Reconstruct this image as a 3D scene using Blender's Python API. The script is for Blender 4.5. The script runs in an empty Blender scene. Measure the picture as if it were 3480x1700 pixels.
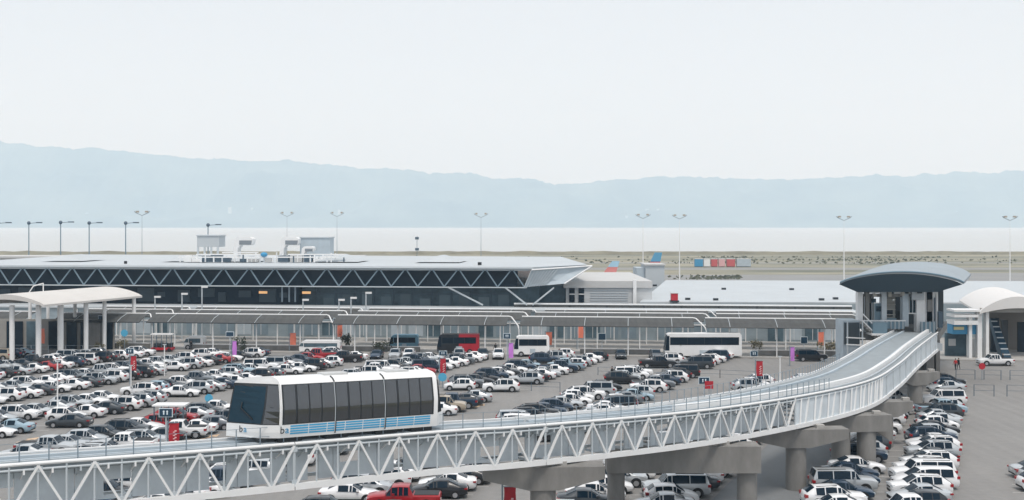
import bpy, bmesh, math, random
from mathutils import Vector as V, Matrix
random.seed(11)
R = math.radians
S = bpy.context.scene
COL = S.collection
# ------------------------------------------------------------------ camera
F, HZ, H = 1193.0, 225.0, 22.5          # focal length and horizon in 1024x500 pixels, eye height
cam = bpy.data.cameras.new('camera'); co = bpy.data.objects.new('camera', cam); COL.objects.link(co)
co.location = (0, 0, H); co.rotation_euler = (R(90), 0, 0)
cam.sensor_width = 36; cam.lens = 36 * F / 1024; cam.shift_y = -25 / 1024
cam.clip_start = 1; cam.clip_end = 60000
S.camera = co
# ------------------------------------------------------------------ sky
w = bpy.data.worlds.new('World'); S.world = w; w.use_nodes = True
nt = w.node_tree; bg = nt.nodes['Background']
sky = nt.nodes.new('ShaderNodeTexSky'); sky.sky_type = 'NISHITA'; sky.sun_disc = False
SUN_EL, SUN_AZ = 66, 168
sky.sun_elevation = R(SUN_EL); sky.sun_rotation = R(SUN_AZ); sky.dust_density = 6; sky.air_density = 1
mx = nt.nodes.new('ShaderNodeMix'); mx.data_type = 'RGBA'
mx.inputs[0].default_value = 0.86
cl = nt.nodes.new('ShaderNodeTexNoise'); cl.inputs['Scale'].default_value = 1.1; cl.inputs['Detail'].default_value = 2
tcw = nt.nodes.new('ShaderNodeTexCoord'); mpw = nt.nodes.new('ShaderNodeMapping'); mpw.inputs['Scale'].default_value = (1, 1, 3.5)
nt.links.new(tcw.outputs['Generated'], mpw.inputs[0]); nt.links.new(mpw.outputs[0], cl.inputs['Vector'])
crw = nt.nodes.new('ShaderNodeMix'); crw.data_type = 'RGBA'
crw.inputs[6].default_value = (5.5, 5.95, 6.5, 1); crw.inputs[7].default_value = (6.3, 6.45, 6.75, 1)
nt.links.new(cl.outputs[0], crw.inputs[0])
nt.links.new(sky.outputs[0], mx.inputs[6]); nt.links.new(crw.outputs[2], mx.inputs[7])
nt.links.new(mx.outputs[2], bg.inputs[0]); bg.inputs[1].default_value = 0.1
# ------------------------------------------------------------------ sun
sl = bpy.data.lights.new('sun', 'SUN'); sl.energy = 1.5; sl.angle = R(14); sl.color = (1, .98, .95)
so = bpy.data.objects.new('sun', sl); COL.objects.link(so)
az = R(SUN_AZ); d = V((math.sin(az) * math.cos(R(SUN_EL)), math.cos(az) * math.cos(R(SUN_EL)), math.sin(R(SUN_EL))))
so.rotation_euler = d.to_track_quat('Z', 'Y').to_euler()
S.view_settings.view_transform = 'Standard'; S.view_settings.look = 'None'; S.view_settings.gamma = 1
S.view_settings.exposure = 0.52
S.cycles.use_denoising = True
S.cycles.max_bounces = 6; S.cycles.volume_bounces = 2; S.cycles.caustics_reflective = False; S.cycles.caustics_refractive = False
# ------------------------------------------------------------------ helpers
def at(px, Y, z): return V(((px - 512) * Y / F, Y, z))
def gp(px, py, z=0.0): return at(px, (H - z) * F / (py - HZ), z)
def zat(py, Y): return H - (py - HZ) * Y / F
MATS = {}
def mat(name, col, rough=.6, metal=0, noise=0, amt=.15, bump=0, coat=0, emit=None, spec=.5, stretch=(1, 1, 1), world=False):
    if name in MATS: return MATS[name]
    m = bpy.data.materials.new(name); m.use_nodes = True; t = m.node_tree; b = t.nodes['Principled BSDF']
    b.inputs['Base Color'].default_value = (*col, 1); b.inputs['Roughness'].default_value = rough
    b.inputs['Metallic'].default_value = metal; b.inputs['Coat Weight'].default_value = coat
    b.inputs['Specular IOR Level'].default_value = spec
    if emit: b.inputs['Emission Color'].default_value = (*col, 1); b.inputs['Emission Strength'].default_value = emit
    if noise:
        if world:
            tc = t.nodes.new('ShaderNodeNewGeometry'); src = tc.outputs['Position']
        else:
            tc = t.nodes.new('ShaderNodeTexCoord'); src = tc.outputs['Object']
        mp = t.nodes.new('ShaderNodeMapping'); mp.inputs['Scale'].default_value = stretch
        n = t.nodes.new('ShaderNodeTexNoise'); n.inputs['Scale'].default_value = noise; n.inputs['Detail'].default_value = 6
        n.inputs['Roughness'].default_value = .65
        rp = t.nodes.new('ShaderNodeMapRange'); rp.inputs[1].default_value = .3; rp.inputs[2].default_value = .7
        rp.inputs[3].default_value = 1 - amt; rp.inputs[4].default_value = 1 + amt
        vm = t.nodes.new('ShaderNodeVectorMath'); vm.operation = 'SCALE'; vm.inputs[0].default_value = col
        t.links.new(src, mp.inputs[0]); t.links.new(mp.outputs[0], n.inputs['Vector'])
        t.links.new(n.outputs[0], rp.inputs[0]); t.links.new(rp.outputs[0], vm.inputs['Scale'])
        t.links.new(vm.outputs[0], b.inputs['Base Color'])
        if bump:
            bp = t.nodes.new('ShaderNodeBump'); bp.inputs['Strength'].default_value = bump
            t.links.new(n.outputs[0], bp.inputs['Height']); t.links.new(bp.outputs[0], b.inputs['Normal'])
    MATS[name] = m
    return m
class MB:
    def __init__(s): s.v, s.f, s.m = [], [], []
    def add(s, vs, fs, mi=0):
        n = len(s.v); s.v += [tuple(p) for p in vs]; s.f += [tuple(n + i for i in f) for f in fs]; s.m += [mi] * len(fs); return s
    def hexa(s, p, mi=0):
        return s.add(p, [(0, 3, 2, 1), (4, 5, 6, 7), (0, 1, 5, 4), (1, 2, 6, 5), (2, 3, 7, 6), (3, 0, 4, 7)], mi)
    def box(s, x0, x1, y0, y1, z0, z1, mi=0):
        return s.hexa([(x0, y0, z0), (x1, y0, z0), (x1, y1, z0), (x0, y1, z0), (x0, y0, z1), (x1, y0, z1), (x1, y1, z1), (x0, y1, z1)], mi)
    def beam(s, a, b, wd, ht, mi=0, up=(0, 0, 1)):
        a, b = V(a), V(b); d = (b - a).normalized(); u = V(up)
        if abs(d.dot(u)) > .99: u = V((0, 1, 0))
        x = d.cross(u).normalized() * wd / 2; y = x.cross(d).normalized() * ht / 2
        return s.hexa([a - x - y, a + x - y, b + x - y, b - x - y, a - x + y, a + x + y, b + x + y, b - x + y], mi)
    def tube(s, a, b, r, n=8, mi=0, r2=None, caps=True):
        a, b = V(a), V(b); r2 = r if r2 is None else r2; d = (b - a).normalized(); u = V((0, 0, 1)) if abs(d.z) < .9 else V((1, 0, 0))
        x = d.cross(u).normalized(); y = x.cross(d)
        vs = [a + (x * math.cos(t) + y * math.sin(t)) * r for t in [2 * math.pi * i / n for i in range(n)]]
        vs += [b + (x * math.cos(t) + y * math.sin(t)) * r2 for t in [2 * math.pi * i / n for i in range(n)]]
        fs = [(i, (i + 1) % n, n + (i + 1) % n, n + i) for i in range(n)]
        if caps: fs += [tuple(range(n - 1, -1, -1)), tuple(range(n, 2 * n))]
        return s.add(vs, fs, mi)
    def path(s, pts, r, n=6, mi=0):
        for a, b in zip(pts, pts[1:]): s.tube(a, b, r, n, mi)
        return s
    def prism(s, poly, y0, y1, mi=0):          # polygon in x,z pushed along y
        n = len(poly); vs = [(x, y0, z) for x, z in poly] + [(x, y1, z) for x, z in poly]
        return s.add(vs, [tuple(range(n)), tuple(range(2 * n - 1, n - 1, -1))] + [(i, (i + 1) % n, n + (i + 1) % n, n + i) for i in range(n)], mi)
    def slab(s, poly, z0, z1, mi=0):           # polygon in x,y pushed up
        n = len(poly); vs = [(x, y, z0) for x, y in poly] + [(x, y, z1) for x, y in poly]
        return s.add(vs, [tuple(range(n)), tuple(range(2 * n - 1, n - 1, -1))] + [(i, (i + 1) % n, n + (i + 1) % n, n + i) for i in range(n)], mi)
    def grid(s, rows, mi=0):                   # rows of points
        n = len(rows[0]); vs = [p for r in rows for p in r]
        return s.add(vs, [(i * n + j, i * n + j + 1, (i + 1) * n + j + 1, (i + 1) * n + j) for i in range(len(rows) - 1) for j in range(n - 1)], mi)
    def ball(s, c, rx, ry, rz, n=8, k=5, mi=0):
        rows = []
        for i in range(k + 1):
            t = math.pi * i / k; rows.append([(c[0] + rx * math.sin(t) * math.cos(a), c[1] + ry * math.sin(t) * math.sin(a), c[2] + rz * math.cos(t)) for a in [2 * math.pi * j / n for j in range(n + 1)]])
        return s.grid(rows, mi)
    def build(s, name, mats, parent=None, smooth=False, world=True, recalc=True):
        me = bpy.data.meshes.new(name)
        off = V((0, 0, 0))
        if parent is not None and world:
            q = parent
            while q is not None: off += q.location; q = q.parent
        me.from_pydata([tuple(V(p) - off) for p in s.v], [], s.f)
        for m in (mats if isinstance(mats, (list, tuple)) else [mats]): me.materials.append(m)
        me.polygons.foreach_set('material_index', s.m)
        if recalc:
            bm = bmesh.new(); bm.from_mesh(me); bmesh.ops.remove_doubles(bm, verts=bm.verts, dist=1e-5) if smooth else None
            bmesh.ops.recalc_face_normals(bm, faces=bm.faces); bm.to_mesh(me); bm.free()
        if smooth:
            me.polygons.foreach_set('use_smooth', [True] * len(me.polygons))
            try: me.set_sharp_from_angle(angle=R(40))
            except Exception: pass
        o = bpy.data.objects.new(name, me); COL.objects.link(o)
        if parent is not None: o.parent = parent
        return o
def tag(o, label=None, cat=None, group=None, kind=None):
    if label: o['label'] = label
    if cat: o['category'] = cat
    if group: o['group'] = group
    if kind: o['kind'] = kind
    return o
def thing(name, loc, label, cat, group=None, rz=0):
    o = bpy.data.objects.new(name, None); COL.objects.link(o); o.location = loc; o.rotation_euler = (0, 0, rz); o.empty_display_size = .5
    return tag(o, label, cat, group)
def copy_tree(o, parent=None):
    c = o.copy(); COL.objects.link(c); c.parent = parent
    for ch in KIDS.get(o.name, ()): copy_tree(ch, c)
    return c
KIDS = {}
def reg(o):
    KIDS[o.name] = list(o.children)
    for c in o.children: reg(c)
def ordw(n):
    a = 'zeroth first second third fourth fifth sixth seventh eighth ninth tenth eleventh twelfth thirteenth fourteenth fifteenth sixteenth seventeenth eighteenth nineteenth'.split()
    if n < 20: return a[n]
    t = {2: 'twent', 3: 'thirt', 4: 'fort', 5: 'fift'}[n // 10]
    return t + 'ieth' if n % 10 == 0 else t + 'y-' + a[n % 10]
# ------------------------------------------------------------------ materials
WHITE = mat('white_paint', (.80, .81, .81), .45, noise=.7, amt=.05)
STEEL = mat('painted_steel', (.50, .55, .58), .45, noise=.9, amt=.07)
PANEL = mat('grey_panel', (.44, .51, .56), .6, noise=.5, amt=.10)
DECK = mat('deck_grey', (.27, .305, .325), .7, noise=.8, amt=.10)
CONC = mat('concrete', (.215, .21, .20), .85, noise=.6, amt=.22, bump=.1, stretch=(1, 1, .35))
CONCL = mat('pale_concrete', (.38, .37, .35), .85, noise=.5, amt=.14)
DARK = mat('dark_metal', (.02, .025, .03), .4)
NAVY = mat('navy_glass', (.004, .013, .024), .25, spec=.25)
TGLASS = mat('train_glass', (.003, .008, .014), .05, spec=1.0)
TGLASS.node_tree.nodes['Principled BSDF'].inputs['IOR'].default_value = 1.72
BLUEG = mat('blue_glass', (.004, .030, .052), .12, spec=.35)
GGREY = mat('facade_glass', (.085, .135, .165), .35, noise=.25, amt=.45, spec=.3)
POLE = mat('pole_grey', (.24, .30, .35), .5, metal=.2)
DPOLE = mat('dark_pole', (.07, .11, .15), .5)
ROOFL = mat('pale_roof', (.48, .52, .545), .8, noise=.12, amt=.05)
ROOFW = mat('white_roof', (.52, .525, .52), .7, noise=.2, amt=.05)
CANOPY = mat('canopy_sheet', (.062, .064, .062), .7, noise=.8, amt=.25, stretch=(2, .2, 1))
RED = mat('red_banner', (.45, .012, .025), .6, noise=2, amt=.12)
ORANGE = mat('orange_banner', (.85, .23, .14), .6, noise=2, amt=.08)
MAGENTA = mat('magenta_banner', (.60, .22, .70), .6, noise=2, amt=.08)
PINK = mat('pale_lettering', (.85, .55, .55), .6)
SIGNB = mat('sign_blue', (.01, .045, .085), .4)
LBLUE = mat('stripe_blue', (.06, .38, .66), .5)
BLUE = mat('mid_blue', (.05, .28, .50), .5)
SIGNW = mat('sign_white', (.75, .85, .9), .5)
SKIN = mat('skin', (.45, .27, .2), .6)
# ------------------------------------------------------------------ ground, water, hills
def ground_mat():
    m = bpy.data.materials.new('dry_grass'); m.use_nodes = True; t = m.node_tree; b = t.nodes['Principled BSDF']
    g = t.nodes.new('ShaderNodeNewGeometry'); mp = t.nodes.new('ShaderNodeMapping'); mp.inputs['Scale'].default_value = (.006, .03, 1)
    n = t.nodes.new('ShaderNodeTexNoise'); n.inputs['Scale'].default_value = 1; n.inputs['Detail'].default_value = 9; n.inputs['Roughness'].default_value = .7
    c = t.nodes.new('ShaderNodeValToRGB'); c.color_ramp.elements[0].position = .38; c.color_ramp.elements[1].position = .62
    c.color_ramp.elements[0].color = (.11, .12, .09, 1); c.color_ramp.elements[1].color = (.35, .32, .235, 1)
    t.links.new(g.outputs['Position'], mp.inputs[0]); t.links.new(mp.outputs[0], n.inputs['Vector']); t.links.new(n.outputs[0], c.inputs[0]); t.links.new(c.outputs[0], b.inputs['Base Color'])
    b.inputs['Roughness'].default_value = .95
    return m
SHORE = 930
tag(MB().add([(-9000, -300, 0), (9000, -300, 0), (9000, SHORE, 0), (-9000, SHORE, 0), (-9000, SHORE + 3, -1.5), (9000, SHORE + 3, -1.5)], [(0, 1, 2, 3), (3, 2, 5, 4)]).build('ground', ground_mat()), 'dry grass and marsh land reaching the bay', kind='structure')
def asphalt(name, c1, c2):
    m = mat(name, c1, .9, noise=1, amt=.1, world=True); t = m.node_tree; b = t.nodes['Principled BSDF']
    g = t.nodes.new('ShaderNodeNewGeometry')
    n1 = t.nodes.new('ShaderNodeTexNoise'); n1.inputs['Scale'].default_value = .05; n1.inputs['Detail'].default_value = 5
    n2 = t.nodes.new('ShaderNodeTexNoise'); n2.inputs['Scale'].default_value = 1.3; n2.inputs['Detail'].default_value = 8
    # fine streaks along the driving direction
    mp = t.nodes.new('ShaderNodeMapping'); mp.inputs['Rotation'].default_value = (0, 0, R(21.8)); mp.inputs['Scale'].default_value = (.9, .03, 1)
    n3 = t.nodes.new('ShaderNodeTexNoise'); n3.inputs['Scale'].default_value = 1; n3.inputs['Detail'].default_value = 4
    r = t.nodes.new('ShaderNodeMix'); r.data_type = 'RGBA'; r.inputs[6].default_value = (*c1, 1); r.inputs[7].default_value = (*c2, 1)
    a = t.nodes.new('ShaderNodeMath'); a.operation = 'MULTIPLY_ADD'; a.inputs[1].default_value = .5
    a2 = t.nodes.new('ShaderNodeMath'); a2.operation = 'MULTIPLY_ADD'; a2.inputs[1].default_value = .9; a2.inputs[2].default_value = -.35
    a3 = t.nodes.new('ShaderNodeMath'); a3.operation = 'MULTIPLY_ADD'; a3.inputs[1].default_value = .6
    t.links.new(g.outputs['Position'], n1.inputs['Vector']); t.links.new(g.outputs['Position'], n2.inputs['Vector'])
    t.links.new(g.outputs['Position'], mp.inputs[0]); t.links.new(mp.outputs[0], n3.inputs['Vector'])
    t.links.new(n1.outputs[0], a2.inputs[0]); t.links.new(n2.outputs[0], a.inputs[0]); t.links.new(a2.outputs[0], a.inputs[2])
    t.links.new(n3.outputs[0], a3.inputs[0]); t.links.new(a.outputs[0], a3.inputs[2])
    t.links.new(a3.outputs[0], r.inputs[0]); t.links.new(r.outputs[2], b.inputs['Base Color'])
    return m
ASPH = asphalt('asphalt', (.145, .145, .143), (.275, .268, .258))
TARM = asphalt('tarmac', (.20, .20, .20), (.28, .28, .27))
ROADM = asphalt('road_asphalt', (.14, .152, .16), (.20, .21, .215))
tag(MB().add([(-260, 30, .004), (260, 30, .004), (260, 214, .004), (-260, 228, .004)], [(0, 1, 2, 3)]).build('parking_lot', ASPH), kind='structure')
tag(MB().add([(-400, 228, .008), (-260, 228, .008), (260, 214, .008), (400, 214, .008), (400, 540, .008), (-400, 540, .008)], [(0, 1, 2, 3, 4, 5)]).build('apron', TARM), kind='structure')
# service road under the guideway between the second and third rows on the right
def rowx(k, Y): return 1 + 20 * k + .4 * (Y - 160) - (3 if k == 4 else 0)
tag(MB().add([(rowx(2, 60) + .3, 60, .008), (rowx(2, 60) + 7.6, 60, .008), (rowx(2, 150) + 7.6, 150, .008), (rowx(2, 150) + .3, 150, .008)], [(0, 1, 2, 3)]).build('road', ROADM), kind='structure')
tax = MB()
for a, b, y0, y1 in [(-1200, 1400, 600, 628), (180, 1400, 520, 560), (-1200, 1400, 700, 716)]:
    tax.add([(a, y0, .012), (b, y0, .012), (b, y1, .012), (a, y1, .012)], [(0, 1, 2, 3)])
tag(tax.build('taxiway', TARM), kind='structure')
def water_mat():
    m = bpy.data.materials.new('bay_water'); m.use_nodes = True; t = m.node_tree; b = t.nodes['Principled BSDF']
    b.inputs['Base Color'].default_value = (.50, .52, .52, 1); b.inputs['Roughness'].default_value = .5; b.inputs['IOR'].default_value = 1.33
    g = t.nodes.new('ShaderNodeNewGeometry'); mp = t.nodes.new('ShaderNodeMapping'); mp.inputs['Scale'].default_value = (.004, .012, 1)
    n = t.nodes.new('ShaderNodeTexNoise'); n.inputs['Scale'].default_value = 1; n.inputs['Detail'].default_value = 8
    bp = t.nodes.new('ShaderNodeBump'); bp.inputs['Strength'].default_value = .08
    t.links.new(g.outputs['Position'], mp.inputs[0]); t.links.new(mp.outputs[0], n.inputs['Vector']); t.links.new(n.outputs[0], bp.inputs['Height']); t.links.new(bp.outputs[0], b.inputs['Normal'])
    return m
tag(MB().add([(-9500, SHORE - 10, -1), (9500, SHORE - 10, -1), (9500, 12500, -1), (-9500, 12500, -1)], [(0, 1, 2, 3)]).build('water', water_mat()), 'calm pale bay water', kind='structure')
ridge = [(0, 355), (100, 370), (215, 380), (260, 378), (400, 393), (640, 410), (700, 405), (830, 417), (900, 425), (1030, 428), (1080, 440), (1190, 436), (1245, 452), (1330, 452), (1390, 465), (1460, 463), (1540, 453), (1690, 447), (1900, 452), (2000, 452), (2150, 447), (2190, 440), (2260, 447), (2370, 436), (2470, 437), (2500, 433), (2575, 437), (3200, 425), (4200, 445)]
ridge = [(-1500, 380), (-900, 350), (-400, 362)] + ridge
def ridge_h(X, Y):
    px = 512 + X * F / Y; dx = px / .3977
    for (a, ya), (b, yb) in zip(ridge, ridge[1:]):
        if a <= dx <= b: yy = ya + (yb - ya) * (dx - a) / (b - a); break
    else: yy = 430
    return H + (HZ - yy * .3977) * Y / F
from mathutils import noise as MN
YR = 12200
rows = []
for j in range(15):
    t = j / 14
    Y = 10300 + (YR - 10300) * t if j < 13 else YR + (j - 12) * 500
    row = []
    for i in range(700):
        X = -8500 + 17000 * i / 699
        hr = ridge_h(X, YR)
        n = MN.fractal(V((X * .0011, Y * .0016, 0)), 1.0, 2.0, 5)
        f = min(1, (j / 12)) if j <= 12 else 1 - (j - 12) * .3
        z = hr * (f ** 1.25) * (1 + .35 * n * (1 - f) * 4) if j < 12 else hr * f
        z += (22 * MN.noise(V((X * .006, Y * .004, 3))) + 16 * MN.noise(V((X * .02, Y * .01, 3))) + 10 * MN.noise(V((X * .05, Y * .01, 3)))) * min(1, f * 1.5)
        if j == 0: z = -2
        row.append((X, Y, max(z, -2)))
    rows.append(row)
HILLM = mat('hill_woods', (.07, .09, .08), .95, noise=.0016, amt=.75, world=True)
tag(MB().grid(rows).build('hills', HILLM, smooth=True, recalc=False), 'long hazy blue ridge across the bay', kind='structure')
# the air
haze = MB().box(-9900, 9900, -900, 13600, -3, 1250).build('haze', bpy.data.materials.new('haze'))
hm = haze.data.materials[0]; hm.use_nodes = True; t = hm.node_tree; t.nodes.remove(t.nodes['Principled BSDF'])
pv = t.nodes.new('ShaderNodeVolumePrincipled'); pv.inputs['Color'].default_value = (.56, .79, 1.0, 1); pv.inputs['Absorption Color'].default_value = (1, 1, 1, 1); pv.inputs['Density'].default_value = 1.6e-4; pv.inputs['Anisotropy'].default_value = 0.0
t.links.new(pv.outputs[0], t.nodes['Material Output'].inputs['Volume']); haze['kind'] = 'stuff'
# far shore towns: pale specks of buildings low on the hills
for i in range(26):
    px = random.choice([random.gauss(30, 14), random.gauss(245, 25), random.gauss(560, 40), random.gauss(640, 35), random.gauss(660, 25), random.uniform(0, 1024)])
    Y = 10600 + random.random() * 500
    f = ((Y - 10300) / 1900)
    X = (px - 512) * Y / F; z = ridge_h(X, YR) * f ** 1.25
    wd = random.uniform(10, 30); hh = random.uniform(0, 3)
    b = thing('far_building', (X, Y, 0), 'tiny pale building among the specks at the foot of the hazy hills', 'building', 'tiny pale buildings at the foot of the hills')
    MB().box(X - wd / 2, X + wd / 2, Y, Y + 30, -2, z + hh + 8).build('wall', STEEL, b)
    MB().box(X - wd / 2 - 2, X + wd / 2 + 2, Y - 2, Y + 32, z + hh + 8.1, z + hh + 9).build('roof', ROOFL, b)
# ------------------------------------------------------------------ guideway path
CP = []
for X, Y, dr, wd in [(-45.3, 49.1, 11.9, 3.1), (-35.7, 55, 12.1, 3.1)]: CP.append((V((X, Y, H - dr)), wd))
for p, o, dr, wd in [(0, 241, 12.3, 3.1), (218, 225, 12.6, 3.1), (449, 206, 13.05, 3.1), (531, 201, 13.3, 3.2), (724, 183, 14.1, 4.6), (859, 159, 14.7, 6.5), (897, 140, 15.2, 6.5), (918, 122, 15.2, 6.3), (938, 107, 15.2, 6.0)]:
    CP.append((at(p, dr * F / o, H - dr), wd))
CP.append((CP[-1][0] + (CP[-1][0] - CP[-2][0]) * .6, 6.0))
def cr(a, b, c, d, t):
    return .5 * ((2 * b) + (c - a) * t + (2 * a - 5 * b + 4 * c - d) * t * t + (3 * b - a - 3 * c + d) * t ** 3)
PATH = []
for i in range(1, len(CP) - 2):
    for q in range(40):
        t = q / 40; P = cr(CP[i - 1][0], CP[i][0], CP[i + 1][0], CP[i + 2][0], t)
        PATH.append((P, CP[i][1] + (CP[i + 1][1] - CP[i][1]) * t))
# smooth
for _ in range(60):
    PATH = [PATH[0]] + [((a[0] + b[0] * 2 + c[0]) / 4, (a[1] + 2 * b[1] + c[1]) / 4) for a, b, c in zip(PATH, PATH[1:], PATH[2:])] + [PATH[-1]]
ARC = [0]
for a, b in zip(PATH, PATH[1:]): ARC.append(ARC[-1] + (b[0] - a[0]).length)
def pa(s):
    s = max(0, min(ARC[-1] - 1e-4, s)); lo, hi = 0, len(ARC) - 1
    while hi - lo > 1:
        m = (lo + hi) // 2
        if ARC[m] <= s: lo = m
        else: hi = m
    t = (s - ARC[lo]) / (ARC[hi] - ARC[lo]); P = PATH[lo][0].lerp(PATH[hi][0], t)
    a, b = PATH[max(0, lo - 3)][0], PATH[min(len(PATH) - 1, hi + 3)][0]; T = V((b.x - a.x, b.y - a.y, 0)).normalized()
    return P, T, V((-T.y, T.x, 0)), PATH[lo][1] + (PATH[hi][1] - PATH[lo][1]) * t
def s_at(px):
    best = min(range(len(PATH)), key=lambda i: abs(512 + PATH[i][0].x * F / PATH[i][0].y - px)); return ARC[best]
TR = 2.5
def off(s, n, z):
    P, T, N, W = pa(s); return P + N * n + V((0, 0, z))
# ------------------------------------------------------------------ guideway spans
def ribbon(mb, ss, n0, n1, z0, z1, mi=0):
    rows = []
    for s in ss:
        P, T, N, W = pa(s)
        a = n0(W) if callable(n0) else n0; b = n1(W) if callable(n1) else n1
        rows.append([P + N * a + V((0, 0, z0)), P + N * a + V((0, 0, z1)), P + N * b + V((0, 0, z1)), P + N * b + V((0, 0, z0)), P + N * a + V((0, 0, z0))])
    mb.grid(rows, mi); mb.add(rows[0][:4], [(0, 1, 2, 3)], mi); mb.add(rows[-1][:4], [(0, 1, 2, 3)], mi)
def srange(a, b, st):
    n = max(2, int(round((b - a) / st)) + 1); return [a + (b - a) * i / (n - 1) for i in range(n)]
SPANS = [(6, s_at(296)), (s_at(296), s_at(547)), (s_at(547), s_at(796)), (s_at(796), s_at(883)), (s_at(883), ARC[-1])]
DESC = ['leftmost truss span of the white guideway, in the lower left corner', 'white truss span of the guideway right under the train', 'middle truss span of the guideway crossing over the concrete straddle beam', 'curving guideway span with closely ribbed sides above two pale piers', 'last smooth-sided guideway span running up into the station']
rnd = random.Random(5); WEB = mat('web_grey', (.58, .64, .68), .6, noise=.5, amt=.12)
for si, (a, b) in enumerate(SPANS):
    a += .03; b -= .03
    base = off((a + b) / 2, 0, 0); base.z -= 3
    g = thing('guideway_span', base, DESC[si], 'elevated guideway', 'spans of the elevated guideway')
    ss = srange(a, b, 1.2); mb = MB(); ribbon(mb, ss, .12, lambda W: W, -.45, -.12); mb.build('deck', DECK, g, smooth=False)
    mb = MB()
    for i in range(len(ss) - 1): mb.tube(off(ss[i], 0, 0), off(ss[i + 1], 0, 0), .10, 8, 0, caps=i in (0, len(ss) - 2))
    mb.build('top_chord', WHITE, g, smooth=True)
    mb = MB()
    for i in range(len(ss) - 1): mb.tube(off(ss[i], .02, -.30), off(ss[i + 1], .02, -.30), .07, 6, 0, caps=i in (0, len(ss) - 2))
    mb.build('lower_rail_tube', STEEL, g, smooth=True)
    mb = MB(); ribbon(mb, ss, -.1, .2, -TR - .18, -TR + .18); mb.build('bottom_chord', WHITE, g)
    mb = MB(); ribbon(mb, ss, lambda W: W - .2, lambda W: W, -TR - .1, -TR + .1); mb.build('bottom_chord', STEEL, g)
    mb = MB(); ribbon(mb, ss, lambda W: W - .12, lambda W: W + .04, -.12, .12); mb.build('edge_kerb', WHITE, g)
    # running rails
    for q in (.28, .72):
        mb = MB(); ribbon(mb, ss, lambda W, q=q: (W - 1.5 if si > 1 else W * q - .1) if q > .5 else 1.05 if si < 2 else 1.75, lambda W, q=q: (W - 1.25 if si > 1 else W * q + .1) if q > .5 else 1.25 if si < 2 else 2.0, -.12, .06); mb.build('running_rail', PANEL, g)
    if si >= 2:
        s2 = srange(max(a, s_at(690)), b, 1.2)
        mb = MB(); ribbon(mb, s2, 1.15, 1.5, -.12, .38); mb.build('parapet', WHITE, g)
    if si < 3:
        nb = int(round((b - a) / 1.42)); st = (b - a) / nb
        for i in range(nb + 1):
            s = a + i * st
            MB().beam(off(s, 0, -.1), off(s, 0, -TR), .09, .09, up=(1, 0, 0)).build('vertical', STEEL, g)
            if i < nb:
                p, q = (off(s, -.02, -.12), off(s + st, -.02, -TR)) if i % 2 else (off(s, -.02, -TR), off(s + st, -.02, -.12))
                MB().beam(p, q, .15, .12).build('diagonal_brace', WHITE, g)
        for i in range(0, nb + 1):
            s = a + i * st
            if i % 2 == 0:
                MB().beam(off(s - .22, -.05, -TR + .24), off(s + .22, -.05, -TR + .24), .04, .34).build('gusset_plate', STEEL, g)
            else:
                MB().beam(off(s - .2, -.05, -.32), off(s + .2, -.05, -.32), .04, .30).build('gusset_plate', STEEL, g)
        for i in range(nb):
            s = a + (i + .5) * st; mb = MB(); mb.beam(off(s, -.06, -.42), off(s, 1.1, -.42), .10, .26); mb.beam(off(s, .25, -.5), off(s, 1.0, -.95), .07, .07); mb.build('outrigger', WHITE if i % 3 else STEEL, g)
        nb2 = nb // 2; st2 = (b - a) / nb2
        for i in range(nb2):
            s = a + i * st2; e = s + st2 - .04
            P0, P1 = off(s, 1.1, -TR + .1), off(e, 1.1, -TR + .1); hh = TR - .6
            mb = MB(); kind = rnd.random() * .95
            if si == 2 and i > nb2 * .4: kind = .85 + kind * .15
            Lx = (P1 - P0)
            def pt(u, v): return P0 + Lx * u + V((0, 0, hh * v))
            nrm = V((Lx.y, -Lx.x, 0)).normalized() * .05
            def plate(u0, u1, v0, v1):
                c = [pt(u0, v0), pt(u1, v0), pt(u1, v1), pt(u0, v1)]; mb.hexa([q - nrm for q in c] + [q + nrm for q in c])
            if kind < .34: u0 = rnd.uniform(.35, .55); u1 = u0 + rnd.uniform(.2, .35); plate(0, u0, 0, 1); plate(u1, 1, 0, 1)
            elif kind < .5: plate(0, .35, 0, 1); plate(.7, 1, 0, 1); plate(.35, .7, .0, .18); plate(.35, .7, .62, 1)
            elif kind < .68: u0 = rnd.uniform(0, .25); u1 = u0 + .45; plate(0, max(u0, .02), 0, 1); plate(u1, 1, 0, 1); plate(u0, u1, 0, .45); plate(u0, u1, .8, 1)
            elif kind < .84: plate(0, 1, .0, .12); plate(0, .5, .12, 1); plate(.5, 1, .55, 1)
            else: plate(0, 1, 0, 1)
            mb.build('web_panel', WEB, g)
    else:
        mb = MB(); ribbon(mb, ss, .05, .12, -TR + .1, -.2); mb.build('side_plate', WEB, g)
        if si == 3:
            nb = int((b - a) / 1.3)
            for i in range(nb):
                s = a + (i + .5) * (b - a) / nb
                MB().beam(off(s + .35, -.02, -.2), off(s - (.25 if i % 2 else -.1), -.02, -TR + .1), .14, .12).build('rib', WHITE, g)
        else:
            nb = int((b - a) / 5)
            for i in range(nb):
                s = a + (i + .5) * (b - a) / nb; MB().beam(off(s, .0, -.2), off(s, .0, -TR + .1), .06, .1, up=(1, 0, 0)).build('rib', STEEL, g)
    mb = MB()
    for s in srange(a + .5, b - .5, 2.84):
        P, T, N, W = pa(s); mb.beam(off(s, .1, -TR), off(s, W - .2, -TR), .16, .16)
    mb.build('bottom_bracing', STEEL, g)
    mb = MB()
    for i in range(len(ss) - 1): mb.beam(off(ss[i], .82, -.02), off(ss[i + 1], .82, -.02), .16, .14)
    mb.build('cable_tray', STEEL, g)
    # under deck girder
    mb = MB(); ribbon(mb, ss, 1.25, lambda W: W - .9, -.95, -.46); mb.build('under_girder', PANEL, g)
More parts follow.
